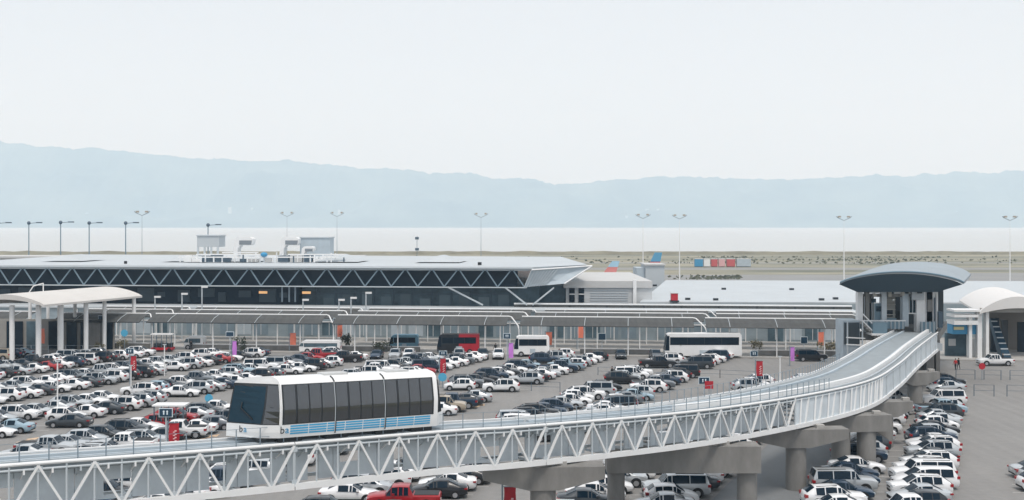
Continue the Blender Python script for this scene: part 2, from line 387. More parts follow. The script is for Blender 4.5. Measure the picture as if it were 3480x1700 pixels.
    # railing
    if si < 4:
        for s in srange(a + .4, (b if si < 3 else s_at(838)) - .4, 1.42 if si < 3 else 1.1):
            MB().beam(off(s, .55, -.12), off(s, .55, .98), .055, .055, up=(1, 0, 0)).box(*(lambda p: (p.x - .1, p.x + .1, p.y - .1, p.y + .1, p.z - .12, p.z - .06))(off(s, .55, 0))).build('railing_post', POLE, g)
        for z in (.98, .45):
            mb = MB()
            for i in range(len(ss) - 1):
                if ss[i + 1] < s_at(838): mb.beam(off(ss[i], .55, z), off(ss[i + 1], .55, z), .022, .022)
            mb.build('handrail', POLE, g)
    if si >= 2:
        s2 = srange(max(a, s_at(640)), b if si < 4 else a + 12, 1.1)
        for s in s2:
            P, T, N, W = pa(s); MB().beam(P + N * (W - .25) + V((0, 0, .1)), P + N * (W - .25) + V((0, 0, .95)), .05, .05, up=(1, 0, 0)).build('railing_post', POLE, g)
        mb = MB()
        for i in range(len(s2) - 1): mb.beam(off(s2[i], pa(s2[i])[3] - .25, .95), off(s2[i + 1], pa(s2[i + 1])[3] - .25, .95), .025, .025)
        mb.build('handrail', POLE, g)
# ------------------------------------------------------------------ piers
def hammer(px, label, wcap, up=0, r=.87, ztop=None, cols=(0,), sh=0, hcap=1.55, taper=True, ang=None, dn=0):
    s = s_at(px); P, T, N, W = pa(s); c = P + N * (W / 2 + dn); zt = P.z - TR - .15 - .25
    Y = c.y; X = (px - 512) * Y / F + sh
    t = thing('guideway_pier', (X, Y, 0), label, 'concrete pier', 'concrete piers of the guideway')
    a = math.atan2(N.y, N.x) - math.pi if ang is None else ang
    ca, sa = math.cos(a), math.sin(a)
    hw = wcap / 2
    prof = [(-hw, zt), (hw, zt), (hw, zt - hcap * .52), (r + .1, zt - hcap), (-r - .1, zt - hcap), (-hw, zt - hcap * .52)] if taper else [(-hw, zt), (hw, zt), (hw, zt - hcap), (-hw, zt - hcap)]
    vs = []
    for y in (-.95, .95):
        for x, z in prof: vs.append((X + x * ca - y * sa, Y + x * sa + y * ca, z))
    n = len(prof)
    MB().add(vs, [tuple(range(n)), tuple(range(2 * n - 1, n - 1, -1))] + [(i, (i + 1) % n, n + (i + 1) % n, n + i) for i in range(n)]).build('pier_cap', CONC, t)
    for cx in cols:
        MB().tube((X + cx * ca, Y + cx * sa, -.2), (X + cx * ca, Y + cx * sa, zt - hcap + .02), r, 20).build('column', CONC, t, smooth=True)
    for bx in (-W * .38, W * .38):
        MB().beam((X + bx * ca, Y + bx * sa, zt + .002), (X + bx * ca, Y + bx * sa, zt + .27), .7, .7, up=(1, 0, 0)).build('bearing_block', CONCL, t)
    return t
hammer(543, 'nearest hammerhead concrete pier, beside the red banner at the bottom', 8.2, ang=R(4), sh=0)
hammer(796, 'hammerhead concrete pier with a round column just right of the straddle beam', 8.6, ang=R(4), sh=0)
hammer(852, 'twin-column concrete pier below the start of the ribbed curve', 7.0, cols=(-1.1, 1.4), hcap=1.5, taper=False, ang=R(8), sh=0)
hammer(884, 'narrow concrete pier among the parked cars right of the curve', 5.5, ang=R(15), sh=0, r=.9)
hammer(915, 'short-capped concrete pier in shade just before the station', 6, ang=R(20), r=.9)
# straddle beam
zb1 = 5.5; Yb = 91.6
xa, xb = at(607, Yb, 0).x, at(761, Yb, 0).x
t = thing('straddle_pier', ((xa + xb) / 2, Yb, 0), 'long straight concrete beam on two round columns straddling the service road', 'concrete pier')
MB().box(xa, xb, Yb - .1, Yb + 2.2, 3.45, zb1).build('pier_cap', CONC, t)
for cx, rr in ((616, .68), (747, .78)): MB().tube(at(cx, Yb + 1, -.2), at(cx, Yb + 1, 3.46), rr, 20).build('column', CONC, t, smooth=True)
for cx in (640, 700, 722): p = at(cx, Yb + 1, 0); MB().box(p.x - .5, p.x + .5, p.y - .5, p.y + .5, zb1 + .002, zb1 + .3).build('bearing_block', CONCL, t)
# ------------------------------------------------------------------ train
sN = s_at(281); sE = s_at(437)
pN, pE = off(sN, .25, 0), off(sE, .25, 0)
ax = (pE - pN); LT = math.hypot(ax.x, ax.y) ; hd = math.atan2(ax.y, ax.x); slope = ax.z / LT
tr = thing('people_mover_train', (pN.x, pN.y, pN.z + .05), 'white driverless train with dark windows and light blue stripes on the elevated guideway', 'train', rz=hd)
tr.rotation_euler = (0, -math.atan(slope), hd)
TW = 2.85
side = [(.06, .28), (-.02, .62), (-.05, 1.05), (-.055, 1.6), (-.05, 2.05), (.03, 2.45), (.15, 3.0), (.25, 3.38)]   # (y, z) of the near side
roofp = [(.29, 3.43), (.40, 3.55), (.66, 3.65), (1.05, 3.70), (TW / 2, 3.72)]
def full(pr): return pr + [(TW - y, z) for y, z in reversed(pr)]
def yside(z, e=0):
    for (y0, z0), (y1, z1) in zip(side, side[1:]):
        if z0 <= z <= z1: return y0 + (y1 - y0) * (z - z0) / (z1 - z0) - e
    return (side[0][0] if z < .3 else side[-1][0]) - e
sec = side + roofp[:-1]
ring = sec + [(TW / 2, 3.72)] + [(TW - y, z) for y, z in reversed(sec)]
TWH = mat('train_white', (.84, .85, .85), .3, coat=.4, noise=.5, amt=.03)
TRF = mat('train_roof_grey', (.52, .53, .53), .5, noise=1, amt=.08)
mb = MB(); mb.grid([[(x, y, z) for y, z in ring] for x in (0, LT * .33, LT * .66, LT)])
mb.add([(0, y, z) for y, z in ring], [tuple(range(len(ring)))]); mb.add([(LT, y, z) for y, z in ring], [tuple(range(len(ring)))])
mb.add([(0, ring[0][0], ring[0][1]), (LT, ring[0][0], ring[0][1]), (LT, ring[-1][0], ring[-1][1]), (0, ring[-1][0], ring[-1][1])], [(0, 1, 2, 3)])
mb.build('body', TWH, tr, smooth=True, world=False)
def strip(mb, x0, x1, z0, z1, e, mi=0, far=False, n=6):
    rows = []
    for z in [z0] + [q[1] for q in side if z0 + .001 < q[1] < z1 - .001] + [z1]:
        y = yside(z, e)
        if far: y = TW - y
        rows.append([(x0, y, z), (x1, y, z)])
    mb.grid(rows, mi)
GZ0, GZ1 = 1.06, 3.36
for far in (False, True):
    mb = MB(); strip(mb, .10, LT - .30, GZ0, GZ1, .012, 0, far); mb.build('window_band', DARK, tr, smooth=True, world=False)
    secs = [(.22, .355), (.375, .675), (.69, .978)]
    # three window sections of four panes
    S0, S1 = .14, LT - .36; L3 = (S1 - S0) / 3
    for q in range(3):
        x0 = S0 + q * L3 + .05; x1 = x0 + L3 - .10; ws = [.25, .24, .24, .27]; g0 = [0, .11, .06, .06]
        free = (x1 - x0) - sum(g0); x = x0
        for wi in range(4):
            x += g0[wi]; ww = free * ws[wi]; mb = MB(); strip(mb, x, x + ww - .03, GZ0 + .05, GZ1 - .05, .03, 0, far); mb.build('window', TGLASS, tr, smooth=True, world=False); x += ww
    for xx in (S0 + L3 - .02, S0 + 2 * L3 - .02):
        mb = MB(); strip(mb, xx - .05, xx - .005, .35, 3.37, .045, 0, far); mb.build('door_pillar', STEEL, tr, world=False)
        mb = MB(); strip(mb, xx - .005, xx + .06, .35, 3.37, .05, 0, far); mb.build('joint_seal', DARK, tr, world=False)
    # blue bands
    for q in range(8):
        xs = .62 + q * (LT - 1.1) / 8; xe = xs + (LT - 1.1) / 8 - .05
        mb = MB()
        for k in range(4): strip(mb, xs, xe, .47 + k * .145, .47 + k * .145 + .095, .012, 0, far, n=1)
        mb.build('blue_stripe', LBLUE, tr, world=False)
# roof seams that wrap over
for xx in (S0 + L3, S0 + 2 * L3):
    mb = MB(); pts = [(xx + .02 - (z - 3.2) * .2, y, z + .015) for y, z in [(.24, 3.38), (.28, 3.44), (.39, 3.56), (.66, 3.66)]]
    mb.path(pts, .045, 6); mb.build('roof_seam', DARK, tr, world=False)
MB().box(LT * .3, LT * .3 + 1.6, .95, TW - .95, 3.66, 3.80).build('roof_unit', TRF, tr, world=False); MB().box(LT * .7, LT * .7 + 1.6, .95, TW - .95, 3.66, 3.80).build('roof_unit', TRF, tr, world=False)
# cab: swept nose
def plan(z):   # A (near side), B (near corner), Bm, C (far tip), D
    t = max(0, min(1, (z - 1.0) / 2.38))
    y0 = yside(min(z, 3.38))
    return [(0, y0), (-.95 + .45 * t, y0 + .48 + .05 * t), (-2.35 + .35 * t, TW - .55 - .15 * t), (-2.0 + .3 * t, TW - y0 * .5), (0, TW - y0)]
mb = MB(); zs = [.28, .62, 1.05]
mb.grid([[(x, y, z) for x, y in plan(z)] for z in zs]); mb.add([(x, y, zs[0]) for x, y in plan(.28)], [(0, 1, 2, 3, 4)])
mb.build('cab_skirt', TWH, tr, world=False)
zg = [1.05, 1.5, 2.05, 2.5, 3.0, 3.38]
mb = MB(); mb.grid([[(x, y, z) for x, y in plan(z)] for z in zg]); mb.build('cab_shell', DARK, tr, world=False)
def face(i, u0, u1, z0, z1, e, mb, lean=0):
    rows = []
    for k in range(7):
        z = z0 + (z1 - z0) * k / 6; P = plan(z); a, b = V(P[i]), V(P[i + 1]); n = V((b.y - a.y, -(b.x - a.x))).normalized(); n = -n if n.x > 0 or n.y > 0 and i == 0 else n
        uu0 = u0 + lean * (k / 6); p0, p1 = a + (b - a) * uu0 + n * e, a + (b - a) * u1 + n * e
        rows.append([(p0.x, p0.y, z), (p1.x, p1.y, z)])
    mb.grid(rows)
mb = MB(); face(1, .04, .96, 1.12, 3.22, .02, mb); mb.build('windscreen', BLUEG, tr, world=False)
mb = MB(); face(0, .09, .97, 1.10, 3.30, .02, mb); mb.build('corner_window', TGLASS, tr, world=False)
mb = MB(); face(0, .0, .07, 1.05, 3.38, .03, mb); mb.build('front_pillar', TWH, tr, world=False)
# cab roof
top = plan(3.38); mid = [(x * .78, .12 + y * .915) for x, y in top]; hi = [(x * .30, .45 + y * .70) for x, y in top]
rowsr = [[(x, y, 3.38) for x, y in top], [(x, y, 3.52) for x, y in mid], [(x, y, 3.64) for x, y in hi], [(0, .75, 3.66), (0, .9, 3.68), (0, 1.4, 3.71), (0, 1.9, 3.68), (0, 2.1, 3.66)]]
mb = MB(); mb.grid(rowsr); mb.build('cab_roof', TRF, tr, smooth=True, world=False)
P = plan(1.8); a, b = V(P[1]), V(P[2]); p0 = a + (b - a) * .62; p1 = a + (b - a) * .30; p2 = a + (b - a) * .64
MB().beam((p0.x - .05, p0.y - .04, 2.3), (p2.x - .06, p2.y - .05, 1.95), .05, .05).beam((p2.x - .06, p2.y - .05, 1.95), (p1.x - .1, p1.y - .08, 1.35), .06, .06).build('wiper', DARK, tr, world=False)
for xx in (.8, LT * .36, LT * .68, LT - .9):
    MB().box(xx - .75, xx + .75, .35, TW - .35, .0, .26).build('bogie', DARK, tr, world=False)
MB().box(-1.1, LT - .2, .45, TW - .5, .12, .27).build('underframe', DARK, tr, world=False)
# right end: dark rear screen
mb = MB(); mb.add([(LT, yside(1.1) + .1, 1.1), (LT + .75, .7, 1.1), (LT + .75, TW - .7, 1.1), (LT, TW - .1, 1.1), (LT, .3, 3.15), (LT + .45, .75, 3.1), (LT + .45, TW - .75, 3.1), (LT, TW - .3, 3.15)], [(0, 1, 5, 4), (1, 2, 6, 5), (2, 3, 7, 6), (4, 5, 6, 7)]); mb.build('rear_window', TGLASS, tr, world=False)
mb = MB(); mb.slab([(LT, .05), (LT + .78, .6), (LT + .78, TW - .6), (LT, TW - .05)], .3, 1.09); mb.build('rear_skirt', TWH, tr, world=False)
def text(s, name, m, parent, size, loc, rot, ext=.008):
    c = bpy.data.curves.new(name, 'FONT'); c.body = s; c.size = size; c.extrude = ext; c.align_x = 'CENTER'; c.align_y = 'CENTER'
    o = bpy.data.objects.new(name, c); me = bpy.data.meshes.new_from_object(o); me.name = name; bpy.data.objects.remove(o)
    me.materials.append(m) if not me.materials else None
    o = bpy.data.objects.new(name, me); COL.objects.link(o); o.parent = parent; o.location = loc; o.rotation_euler = rot
    return o
P = plan(.7); a, b = V(P[1]), V(P[2]); n = V((b.y - a.y, -(b.x - a.x))).normalized(); n = n if n.x < 0 else -n
dr = math.atan2((a - b).y, (a - b).x)
for ch, u, m in (('b', .58, DARK), ('a', .46, BLUE)):
    q = a + (b - a) * u + n * .012; text(ch, 'logo_letter', m, tr, .52, (q.x, q.y, .74), (R(90), 0, dr))
text('b', 'logo_letter', DARK, tr, .6, (.12, yside(.7) - .02, .74), (R(90), 0, 0))
text('a', 'logo_letter', BLUE, tr, .6, (.42, yside(.7) - .03, .74), (R(90), 0, 0))
# ------------------------------------------------------------------ cars
TYRE = mat('tyre', (.012, .012, .013), .8); RIM = mat('rim', (.45, .46, .48), .35, metal=.6)
CGLASS = mat('car_glass', (.004, .016, .030), .14, spec=.2); TAIL = mat('tail_light', (.32, .008, .012), .3); HEAD = mat('head_light', (.6, .65, .68), .15)
TRIM = mat('black_trim', (.015, .016, .018), .6); PLATE = mat('number_plate', (.7, .7, .68), .5)
def car_proto(kind):
    # stations: x, z bottom, half width, belt height, half width at top, top height
    if kind == 'sedan': st = [(2.32, .38, .70, .55, .55, .60), (2.22, .26, .82, .62, .66, .70), (1.75, .22, .90, .72, .74, .84), (.95, .22, .91, .86, .74, .97), (.25, .22, .91, .92, .60, 1.38), (-.25, .22, .91, .93, .61, 1.43), (-.85, .22, .91, .94, .59, 1.41), (-1.62, .22, .90, .93, .68, 1.06), (-2.15, .26, .86, .90, .70, 1.00), (-2.33, .40, .78, .80, .66, .88)]; cab = (3, 4, 6, 7); wb = 1.38; wr = .32
    elif kind == 'hatchback': st = [(2.02, .38, .70, .58, .55, .64), (1.92, .26, .80, .66, .66, .76), (1.5, .22, .87, .76, .74, .92), (.95, .22, .88, .90, .74, 1.03), (.25, .22, .88, .96, .61, 1.47), (-.3, .22, .88, .97, .61, 1.52), (-1.35, .22, .88, .98, .58, 1.47), (-1.85, .22, .86, .98, .66, 1.12), (-1.98, .26, .83, .90, .70, 1.0), (-2.05, .40, .78, .75, .70, .8)]; cab = (3, 4, 6, 7); wb = 1.27; wr = .32
    elif kind == 'suv': st = [(2.36, .45, .78, .70, .66, .78), (2.26, .32, .88, .85, .74, .98), (1.8, .28, .94, .94, .78, 1.04), (1.15, .28, .95, 1.02, .78, 1.12), (.35, .28, .95, 1.04, .64, 1.60), (-.3, .28, .95, 1.05, .65, 1.67), (-1.6, .28, .95, 1.07, .62, 1.60), (-2.2, .28, .94, 1.10, .74, 1.20), (-2.32, .34, .92, .95, .80, 1.02), (-2.38, .45, .88, .7, .78, .75)]; cab = (3, 4, 6, 7); wb = 1.42; wr = .37
    elif kind == 'large_suv': st = [(2.58, .48, .84, .80, .74, .88), (2.5, .36, .94, .95, .82, 1.06), (2.1, .32, 1.0, 1.08, .86, 1.16), (1.25, .32, 1.0, 1.16, .86, 1.22), (.75, .32, 1.0, 1.2, .74, 1.82), (0, .32, 1.0, 1.2, .76, 1.88), (-2.28, .32, 1.0, 1.2, .75, 1.84), (-2.48, .32, .99, 1.18, .84, 1.28), (-2.54, .38, .97, .98, .86, 1.05), (-2.6, .5, .93, .7, .84, .75)]; cab = (3, 4, 6, 7); wb = 1.55; wr = .39
    elif kind == 'minivan': st = [(2.5, .40, .78, .62, .64, .70), (2.4, .28, .90, .74, .72, .84), (2.0, .24, .97, .86, .80, .98), (1.45, .24, .98, .98, .80, 1.10), (.55, .24, .98, 1.04, .68, 1.66), (-.2, .24, .98, 1.05, .70, 1.74), (-2.1, .24, .98, 1.06, .69, 1.69), (-2.42, .24, .96, 1.05, .80, 1.16), (-2.5, .3, .93, .9, .82, .98), (-2.55, .42, .9, .7, .8, .75)]; cab = (3, 4, 6, 7); wb = 1.5; wr = .34
    elif kind == 'pickup': st = [(2.78, .50, .82, .78, .72, .86), (2.68, .38, .93, .92, .80, 1.02), (2.2, .36, .98, 1.04, .86, 1.13), (1.35, .36, .98, 1.12, .86, 1.20), (.85, .36, .98, 1.16, .72, 1.76), (.3, .36, .98, 1.16, .73, 1.82), (-.45, .36, .98, 1.16, .72, 1.78), (-.72, .36, .98, 1.14, .84, 1.24), (-.75, .36, .98, 1.08, .92, 1.16), (-2.72, .40, .98, 1.08, .92, 1.16), (-2.76, .50, .95, .95, .90, 1.08)]; cab = (3, 4, 6, 7); wb = 1.72; wr = .40
    def ringp(s):
        x, zb, wd, zl, wt, zt = s; wt += .05 if zt > 1.3 else 0; zl = min(zl, zt - .05)
        h = [(wd * .88, zb), (wd * .985, zb + .14), (wd, zb + (zl - zb) * .6), (wd * .975, zl), (wt, zt - .05), (wt * .86, zt - .005), (0, zt + .02)]
        return [(x, -y, z) for y, z in h] + [(x, y, z) for y, z in reversed(h[:-1])]
    rr = [ringp(s) for s in st]
    mb = MB(); mb.grid(rr); n = len(rr[0])
    mb.add(rr[0], [tuple(range(n))]); mb.add(rr[-1], [tuple(range(n))])
    mb.add([r[0] for r in rr] + [r[-1] for r in rr], [(i, i + 1, len(rr) + i + 1, len(rr) + i) for i in range(len(rr) - 1)], 1)
    root = bpy.data.objects.new(kind, None); COL.objects.link(root); root.empty_display_size = .5
    # black sill, bumpers, arches in the body mesh
    L0, L1 = st[0][0], st[-1][0]; W = max(s[2] for s in st)
    for sy in (-1, 1):
        y0, y1 = sorted((sy * (W - .02), sy * (W + .006)))
        mb.box(-wb + .4, wb - .4, y0, y1, .25, .36, 1)
        for cx in (wb, -wb):
            pts = [(cx + math.cos(a) * (wr + .085), max(.2, wr + math.sin(a) * (wr + .085))) for a in [math.pi * i / 12 for i in range(-1, 14)]]
            mb.prism(pts, sy * (W - .05), sy * (W + .012), 1)
        mb.box(.62, .80, *sorted((sy * (W - .02), sy * (W + .16))), st[3][5] - .02, st[3][5] + .12, 0)
    mb.box(L0 - .10, L0 + .02, -.5, .5, .34, .34 + .16, 1); mb.box(L1 - .02, L1 + .1, -.55, .55, .32, .44, 1)
    mb.box(L0 - .04, L0 + .012, -.42, .42, st[0][5] - .13, st[0][5] - .03, 1)
    if kind == 'large_suv' or kind == 'suv':
        for sy in (-.52, .52): mb.beam((.1, sy, st[5][5] + .02), (st[6][0] + .15, sy, st[6][5] + .03), .04, .05, 1)
    if kind == 'pickup': mb.box(-2.64, -.80, -.80, .80, 1.13, 1.19, 1)
    pc = cab
    pil = [(pc[0], .95, .05), (pc[1], .42 if kind != 'pickup' else .9, .09)] + ([(pc[2] - 1, .97 if kind == 'sedan' else .42, .07)] if pc[2] - pc[1] >= 2 else []) + [(pc[2] - 1, .985, .10)] 
    for sy in (1, -1):
        for q_, t_, w_ in pil:
            a = V(rr[q_][3]).lerp(V(rr[q_ + 1][3]), t_); b = V(rr[q_][4]).lerp(V(rr[q_ + 1][4]), t_)
            a.y = (a.y - .028) * sy; b.y = (b.y - .028) * sy
            mb.beam(a, b, w_, .045, 0, up=(0, 1, 0))
        for q_ in range(pc[0], pc[2]):
            a, b = V(rr[q_][4]), V(rr[q_ + 1][4]); a.y = (a.y - .01) * sy; b.y = (b.y - .01) * sy; mb.beam(a, b, .05, .05, 0)
    body = mb.build('body', [MATS['paint_white'], TRIM], root, smooth=True, world=False)
    c0, c1, c2, c3 = cab
    for sy in (1, -1):
        mb = MB()
        for q_ in range(c0, c2):
            a, b, c, d_ = [V((p[0], p[1] * sy - .034 * sy, p[2])) for p in (rr[q_][3], rr[q_ + 1][3], rr[q_ + 1][4], rr[q_][4])]
            if q_ == c0: a = a.lerp(b, .22); d_ = d_.lerp(c, .22)
            mb.add([a, d_, c, b] if sy == 1 else [d_, a, b, c], [(0, 1, 2, 3)])
        mb.build('side_window', CGLASS, root, world=False)
    def scr(j, nm):
        mb = MB(); rows = []
        for t in (.02, .5, .97):
            a, b = V(rr[j][5]).lerp(V(rr[j + 1][5]), t), V(rr[j][4]).lerp(V(rr[j + 1][4]), t); c = V(rr[j][6]).lerp(V(rr[j + 1][6]), t)
            p = b.lerp(a, .5); sgn = 1 if j < 5 else -1
            o = V((.012 * sgn, 0, .016)); rows.append([p + o, a + o, c + o, V((a.x, -a.y, a.z)) + o, V((p.x, -p.y, p.z)) + o])
        mb.grid(rows); mb.build(nm, CGLASS, root, world=False)
    scr(c0, 'windscreen'); scr(c2, 'rear_window')
    for cx in (wb, -wb):
        for sy in (-1, 1):
            mb = MB(); mb.tube((cx, sy * (W - .2), wr), (cx, sy * (W + .018), wr), wr, 14, 0); mb.tube((cx, sy * (W), wr), (cx, sy * (W + .026), wr), wr * .62, 10, 1)
            mb.build('wheel', [TYRE, RIM], root, world=False)
    zh = st[1][5] - .1
    for sy in (-1, 1):
        y0, y1 = sorted((sy * .46, sy * (st[1][2] * .96))); MB().hexa([(L0 - .02, y0, zh - .10), (L0 - .02 - (.05 if sy < 0 else .0), y1, zh - .10), (L0 - .22, y1, zh - .08), (L0 - .22, y0, zh - .08), (L0 - .0, y0, zh + .03), (L0 - .06, y1, zh + .03), (L0 - .28, y1, zh + .07), (L0 - .28, y0, zh + .07)]).build('headlight', HEAD, root, world=False)
        zt = {'sedan': .80, 'hatchback': .9, 'suv': .96, 'large_suv': .98, 'minivan': 1.0, 'pickup': .92}[kind]; hh = .12 if kind == 'sedan' else .22
        y0, y1 = sorted((sy * (st[-2][2] * .68), sy * (st[-2][2] + .03))); MB().box(L1 - .01, L1 + .24, y0, y1, zt - hh / 2, zt + hh / 2).build('taillight', TAIL, root, world=False)
    MB().box(L1 - .03, L1, -.24, .24, .62, .76).build('number_plate', PLATE, root, world=False)
    reg(root)
    return root
def paint(name, c, rough=.28, metal=.0):
    m = mat('paint_' + name, c, rough, metal=metal, coat=.35, noise=.8, amt=.05); return m
PAINTS = {'white': paint('white', (.80, .81, .82)), 'silver': paint('silver', (.52, .55, .57), .3, .35), 'black': paint('black', (.010, .012, .016)), 'navy': paint('navy', (.012, .035, .07)),
          'dark grey': paint('dark_grey', (.05, .06, .07), .3, .3), 'grey': paint('grey', (.16, .18, .20), .3, .3), 'red': paint('red', (.36, .012, .018)), 'beige': paint('beige', (.42, .36, .28)), 'pale blue': paint('pale_blue', (.30, .42, .50))}
PROTO = {k: car_proto(k) for k in ('sedan', 'hatchback', 'suv', 'large_suv', 'minivan', 'pickup')}
NICE = {'sedan': 'sedan', 'hatchback': 'hatchback', 'suv': 'SUV', 'large_suv': 'large SUV', 'minivan': 'minivan', 'pickup': 'pickup truck'}
FIRST = set()
def put_car(kind, colour, x, y, rz, label, group='cars parked in the lot'):
    if kind not in FIRST: c = PROTO[kind]; FIRST.add(kind)
    else: c = copy_tree(PROTO[kind])
    c.location = (x, y, .012); c.rotation_euler = (0, 0, rz); c.scale = (1.06, 1.03, 1.04) if 'lot' in group else (1, 1, 1)
    c['label'] = label; c['category'] = {'pickup': 'pickup truck', 'minivan': 'van'}.get(kind, 'car'); c['group'] = group
    for ch in c.children:
        if ch.name.startswith('body'):
            ch.material_slots[0].link = 'OBJECT'; ch.material_slots[0].material = PAINTS[colour]
    return c
PENDING = []
def car(kind, colour, x, y, rz, label, group='cars parked in the lot'): PENDING.append((kind, colour, x, y, rz, label, group))
rc = random.Random(77)
def pick():
    kind = rc.choices(['sedan', 'hatchback', 'suv', 'large_suv', 'minivan', 'pickup'], [46, 16, 22, 4, 5, 7])[0]
    colour = rc.choices(['white', 'silver', 'black', 'navy', 'dark grey', 'grey', 'red', 'beige', 'pale blue'], [46, 20, 10, 8, 6, 4, 3, 1, 2])[0]
    return kind, colour
ROWS = {-5: [(193, 204)], -4: [(160, 205)], -3: [(134, 205)], -2: [(113, 152), (156, 205)], -1: [(113, 152), (156, 203)], 0: [(91, 152), (161, 203)], 1: [(88, 108), (124, 164), (168, 178), (187, 201)], 2: [(88, 128), (160, 170)], 3: [(86, 151), (161, 168)], 4: [(92, 108)]}
RN = {-5: 'first', -4: 'second', -3: 'third', -2: 'fourth', -1: 'fifth', 0: 'sixth', 1: 'seventh', 2: 'eighth', 3: 'ninth', 4: 'tenth'}
FIXED = []
def near_fixed(x, y): return any(abs(x - a) < 4.6 and abs(y - b) < 2.5 for a, b in FIXED)
def on_pier(x, y):
    for o in COL.objects:
        if o.name.startswith(('guideway_pier', 'straddle_pier')):
            for c in o.children:
                if c.name.startswith('column'):
                    vx = sum(v.co.x for v in c.data.vertices) / len(c.data.vertices) + o.location.x; vy = sum(v.co.y for v in c.data.vertices) / len(c.data.vertices) + o.location.y
                    if abs(x - vx) < 3.6 and abs(y - vy) < 2.1: return True
    return False
# particular vehicles
def special(kind, colour, x, y, rz, label, g='cars parked in the lot'):
    FIXED.append((x, y)); car(kind, colour, x, y, rz, label, g)
p = at(404, 94.8, 0); special('pickup', 'red', p.x, p.y, R(180), 'bright red pickup truck at the bottom edge, under the guideway')
p = at(545, 89.5, 0); special('minivan', 'white', p.x, p.y, R(180), 'large white van at the bottom edge behind the nearest pier column')
p = gp(995, 365.5); special('pickup', 'white', p.x, p.y, R(180), 'white pickup truck standing alone by the arched entrance on the right', 'vehicles by the terminal kerb')
p = gp(811, 361); special('large_suv', 'black', p.x, p.y, R(0), 'black SUV parked by the barrier, just left of the station stairs', 'vehicles by the terminal kerb')
p = gp(82, 427); special('sedan', 'dark grey', p.x - 1.4, p.y, R(180), 'dark grey sedan at the near left corner of an open aisle')
for i, (sx, kd, cc, ds) in enumerate([(1640, 'suv', 'dark grey', 'dark grey SUV facing the lot, left of the white minibus'), (1694, 'suv', 'white', 'white SUV facing the lot, next left of the magenta banner'), (2110, 'hatchback', 'dark grey', 'dark hatchback facing the lot, left of the red and tan kerb stretch'), (2228, 'hatchback', 'grey', 'grey hatchback facing the lot, right of the red and tan kerb stretch'), (1280, 'sedan', 'navy', 'navy sedan facing the lot, behind the right part of the train'), (1343, 'suv', 'silver', 'silver SUV facing the lot, behind the train near the red bus'), (1390, 'suv', 'white', 'white SUV facing the lot, left of the black and white bus'), (1560, 'suv', 'silver', 'silver SUV facing the lot, in front of the red bus')]):
    p = gp(sx / 3.398, 358.5); special(kd, cc, p.x, p.y, R(-90 + rc.uniform(-4, 4)), ds, 'vehicles by the terminal kerb')
ss_tr = [at(222, 66, 0)]
def hidden(x, y):
    px = 512 + x * F / y; py = HZ + (H - 1.5) * F / y; pb = HZ + H * F / y
    if px < -22 or px > 1046: return True
    if 232 < px < 430 and py > 380 - (px - 232) * .03 and pb < 436 - (px - 232) * .05: return True   # wholly behind the train
    if px > 880 and y > 168: return True
    return False
n_total = 0
for k, segs in ROWS.items():
    for side_i, (dx, nose) in enumerate(((-9.3, 0), (-2.75, 180))):
        idx = 0
        for (ya, yb) in segs:
            y = ya + rc.uniform(0, .6) + (1.2 if side_i == 0 else 0)
            while y < yb:
                step = rc.uniform(2.5, 2.75); kd, cc = pick(); h = nose if rc.random() < .78 else 180 - nose
                x = rowx(k, y) + dx + rc.uniform(-.3, .3); yy = y; y += step
                if rc.random() < .02: continue
                if hidden(x, yy) or near_fixed(x, yy) or on_pier(x, yy): continue
                idx += 1
                if k == 3 and yy > 160 and side_i == 0: continue
                car(kd, cc, x, yy, R(h + rc.uniform(-2.5, 2.5)), f"{cc} {NICE[kd]}, {ordw(idx)} from near end, {'left' if side_i == 0 else 'right'} side of {RN[k]} row from left")
                n_total += 1
print('CARS', len(PENDING))
for a in PENDING: put_car(*a)
for k, p in PROTO.items():
    if k not in FIRST: print('unused', k)
# painted stall lines and arrows
mk = MB()
for k, segs in ROWS.items():
    for (ya, yb) in segs:
        y = ya - 1
        while y < yb + 1:
            x = rowx(k, y); mk.add([(x - 12, y - .05, .012), (x, y - .05, .012), (x, y + .05, .012), (x - 12, y + .05, .012)], [(0, 1, 2, 3)]); y += 3.1
tag(mk.build('parking_markings', mat('line_paint', (.55, .55, .53), .8, noise=2, amt=.3)), kind='structure')
mk = MB(); ARW = mat('arrow_paint', (.58, .42, .28), .8, noise=2, amt=.3)
for px, py in [(28, 440), (210, 437), (479, 406), (940, 446), (745, 384), (590, 430)]:
    p = gp(px, py); dx, dy = .37, .93
    for a in (0,): mk.add([(p.x + dx * s + dy * q, p.y + dy * s - dx * q, .016) for s, q in ((-1.6, -.18), (-1.6, .18), (.3, .18), (.3, .6), (1.8, 0), (.3, -.6), (.3, -.18))], [tuple(range(7))])
tag(mk.build('road_arrows', ARW), kind='structure')
# ------------------------------------------------------------------ terminal frame: e along the front, n into the depth
TH = R(-6); E = V((math.cos(TH), math.sin(TH), 0)); N2 = V((-math.sin(TH), math.cos(TH), 0)); O = V((3, 240, 0))
def tp(u, v, z): return O + E * u + N2 * v + V((0, 0, z))
def tbox(mb, u0, u1, v0, v1, z0, z1, mi=0):
    return mb.hexa([tp(u0, v0, z0), tp(u1, v0, z0), tp(u1, v1, z0), tp(u0, v1, z0), tp(u0, v0, z1), tp(u1, v0, z1), tp(u1, v1, z1), tp(u0, v1, z1)], mi)
def u_of(px, v):   # u on the line v=const that shows at column px
    k = (px - 512) / F; A = O + N2 * v; return (k * A.y - A.x) / (E.x - k * E.y)
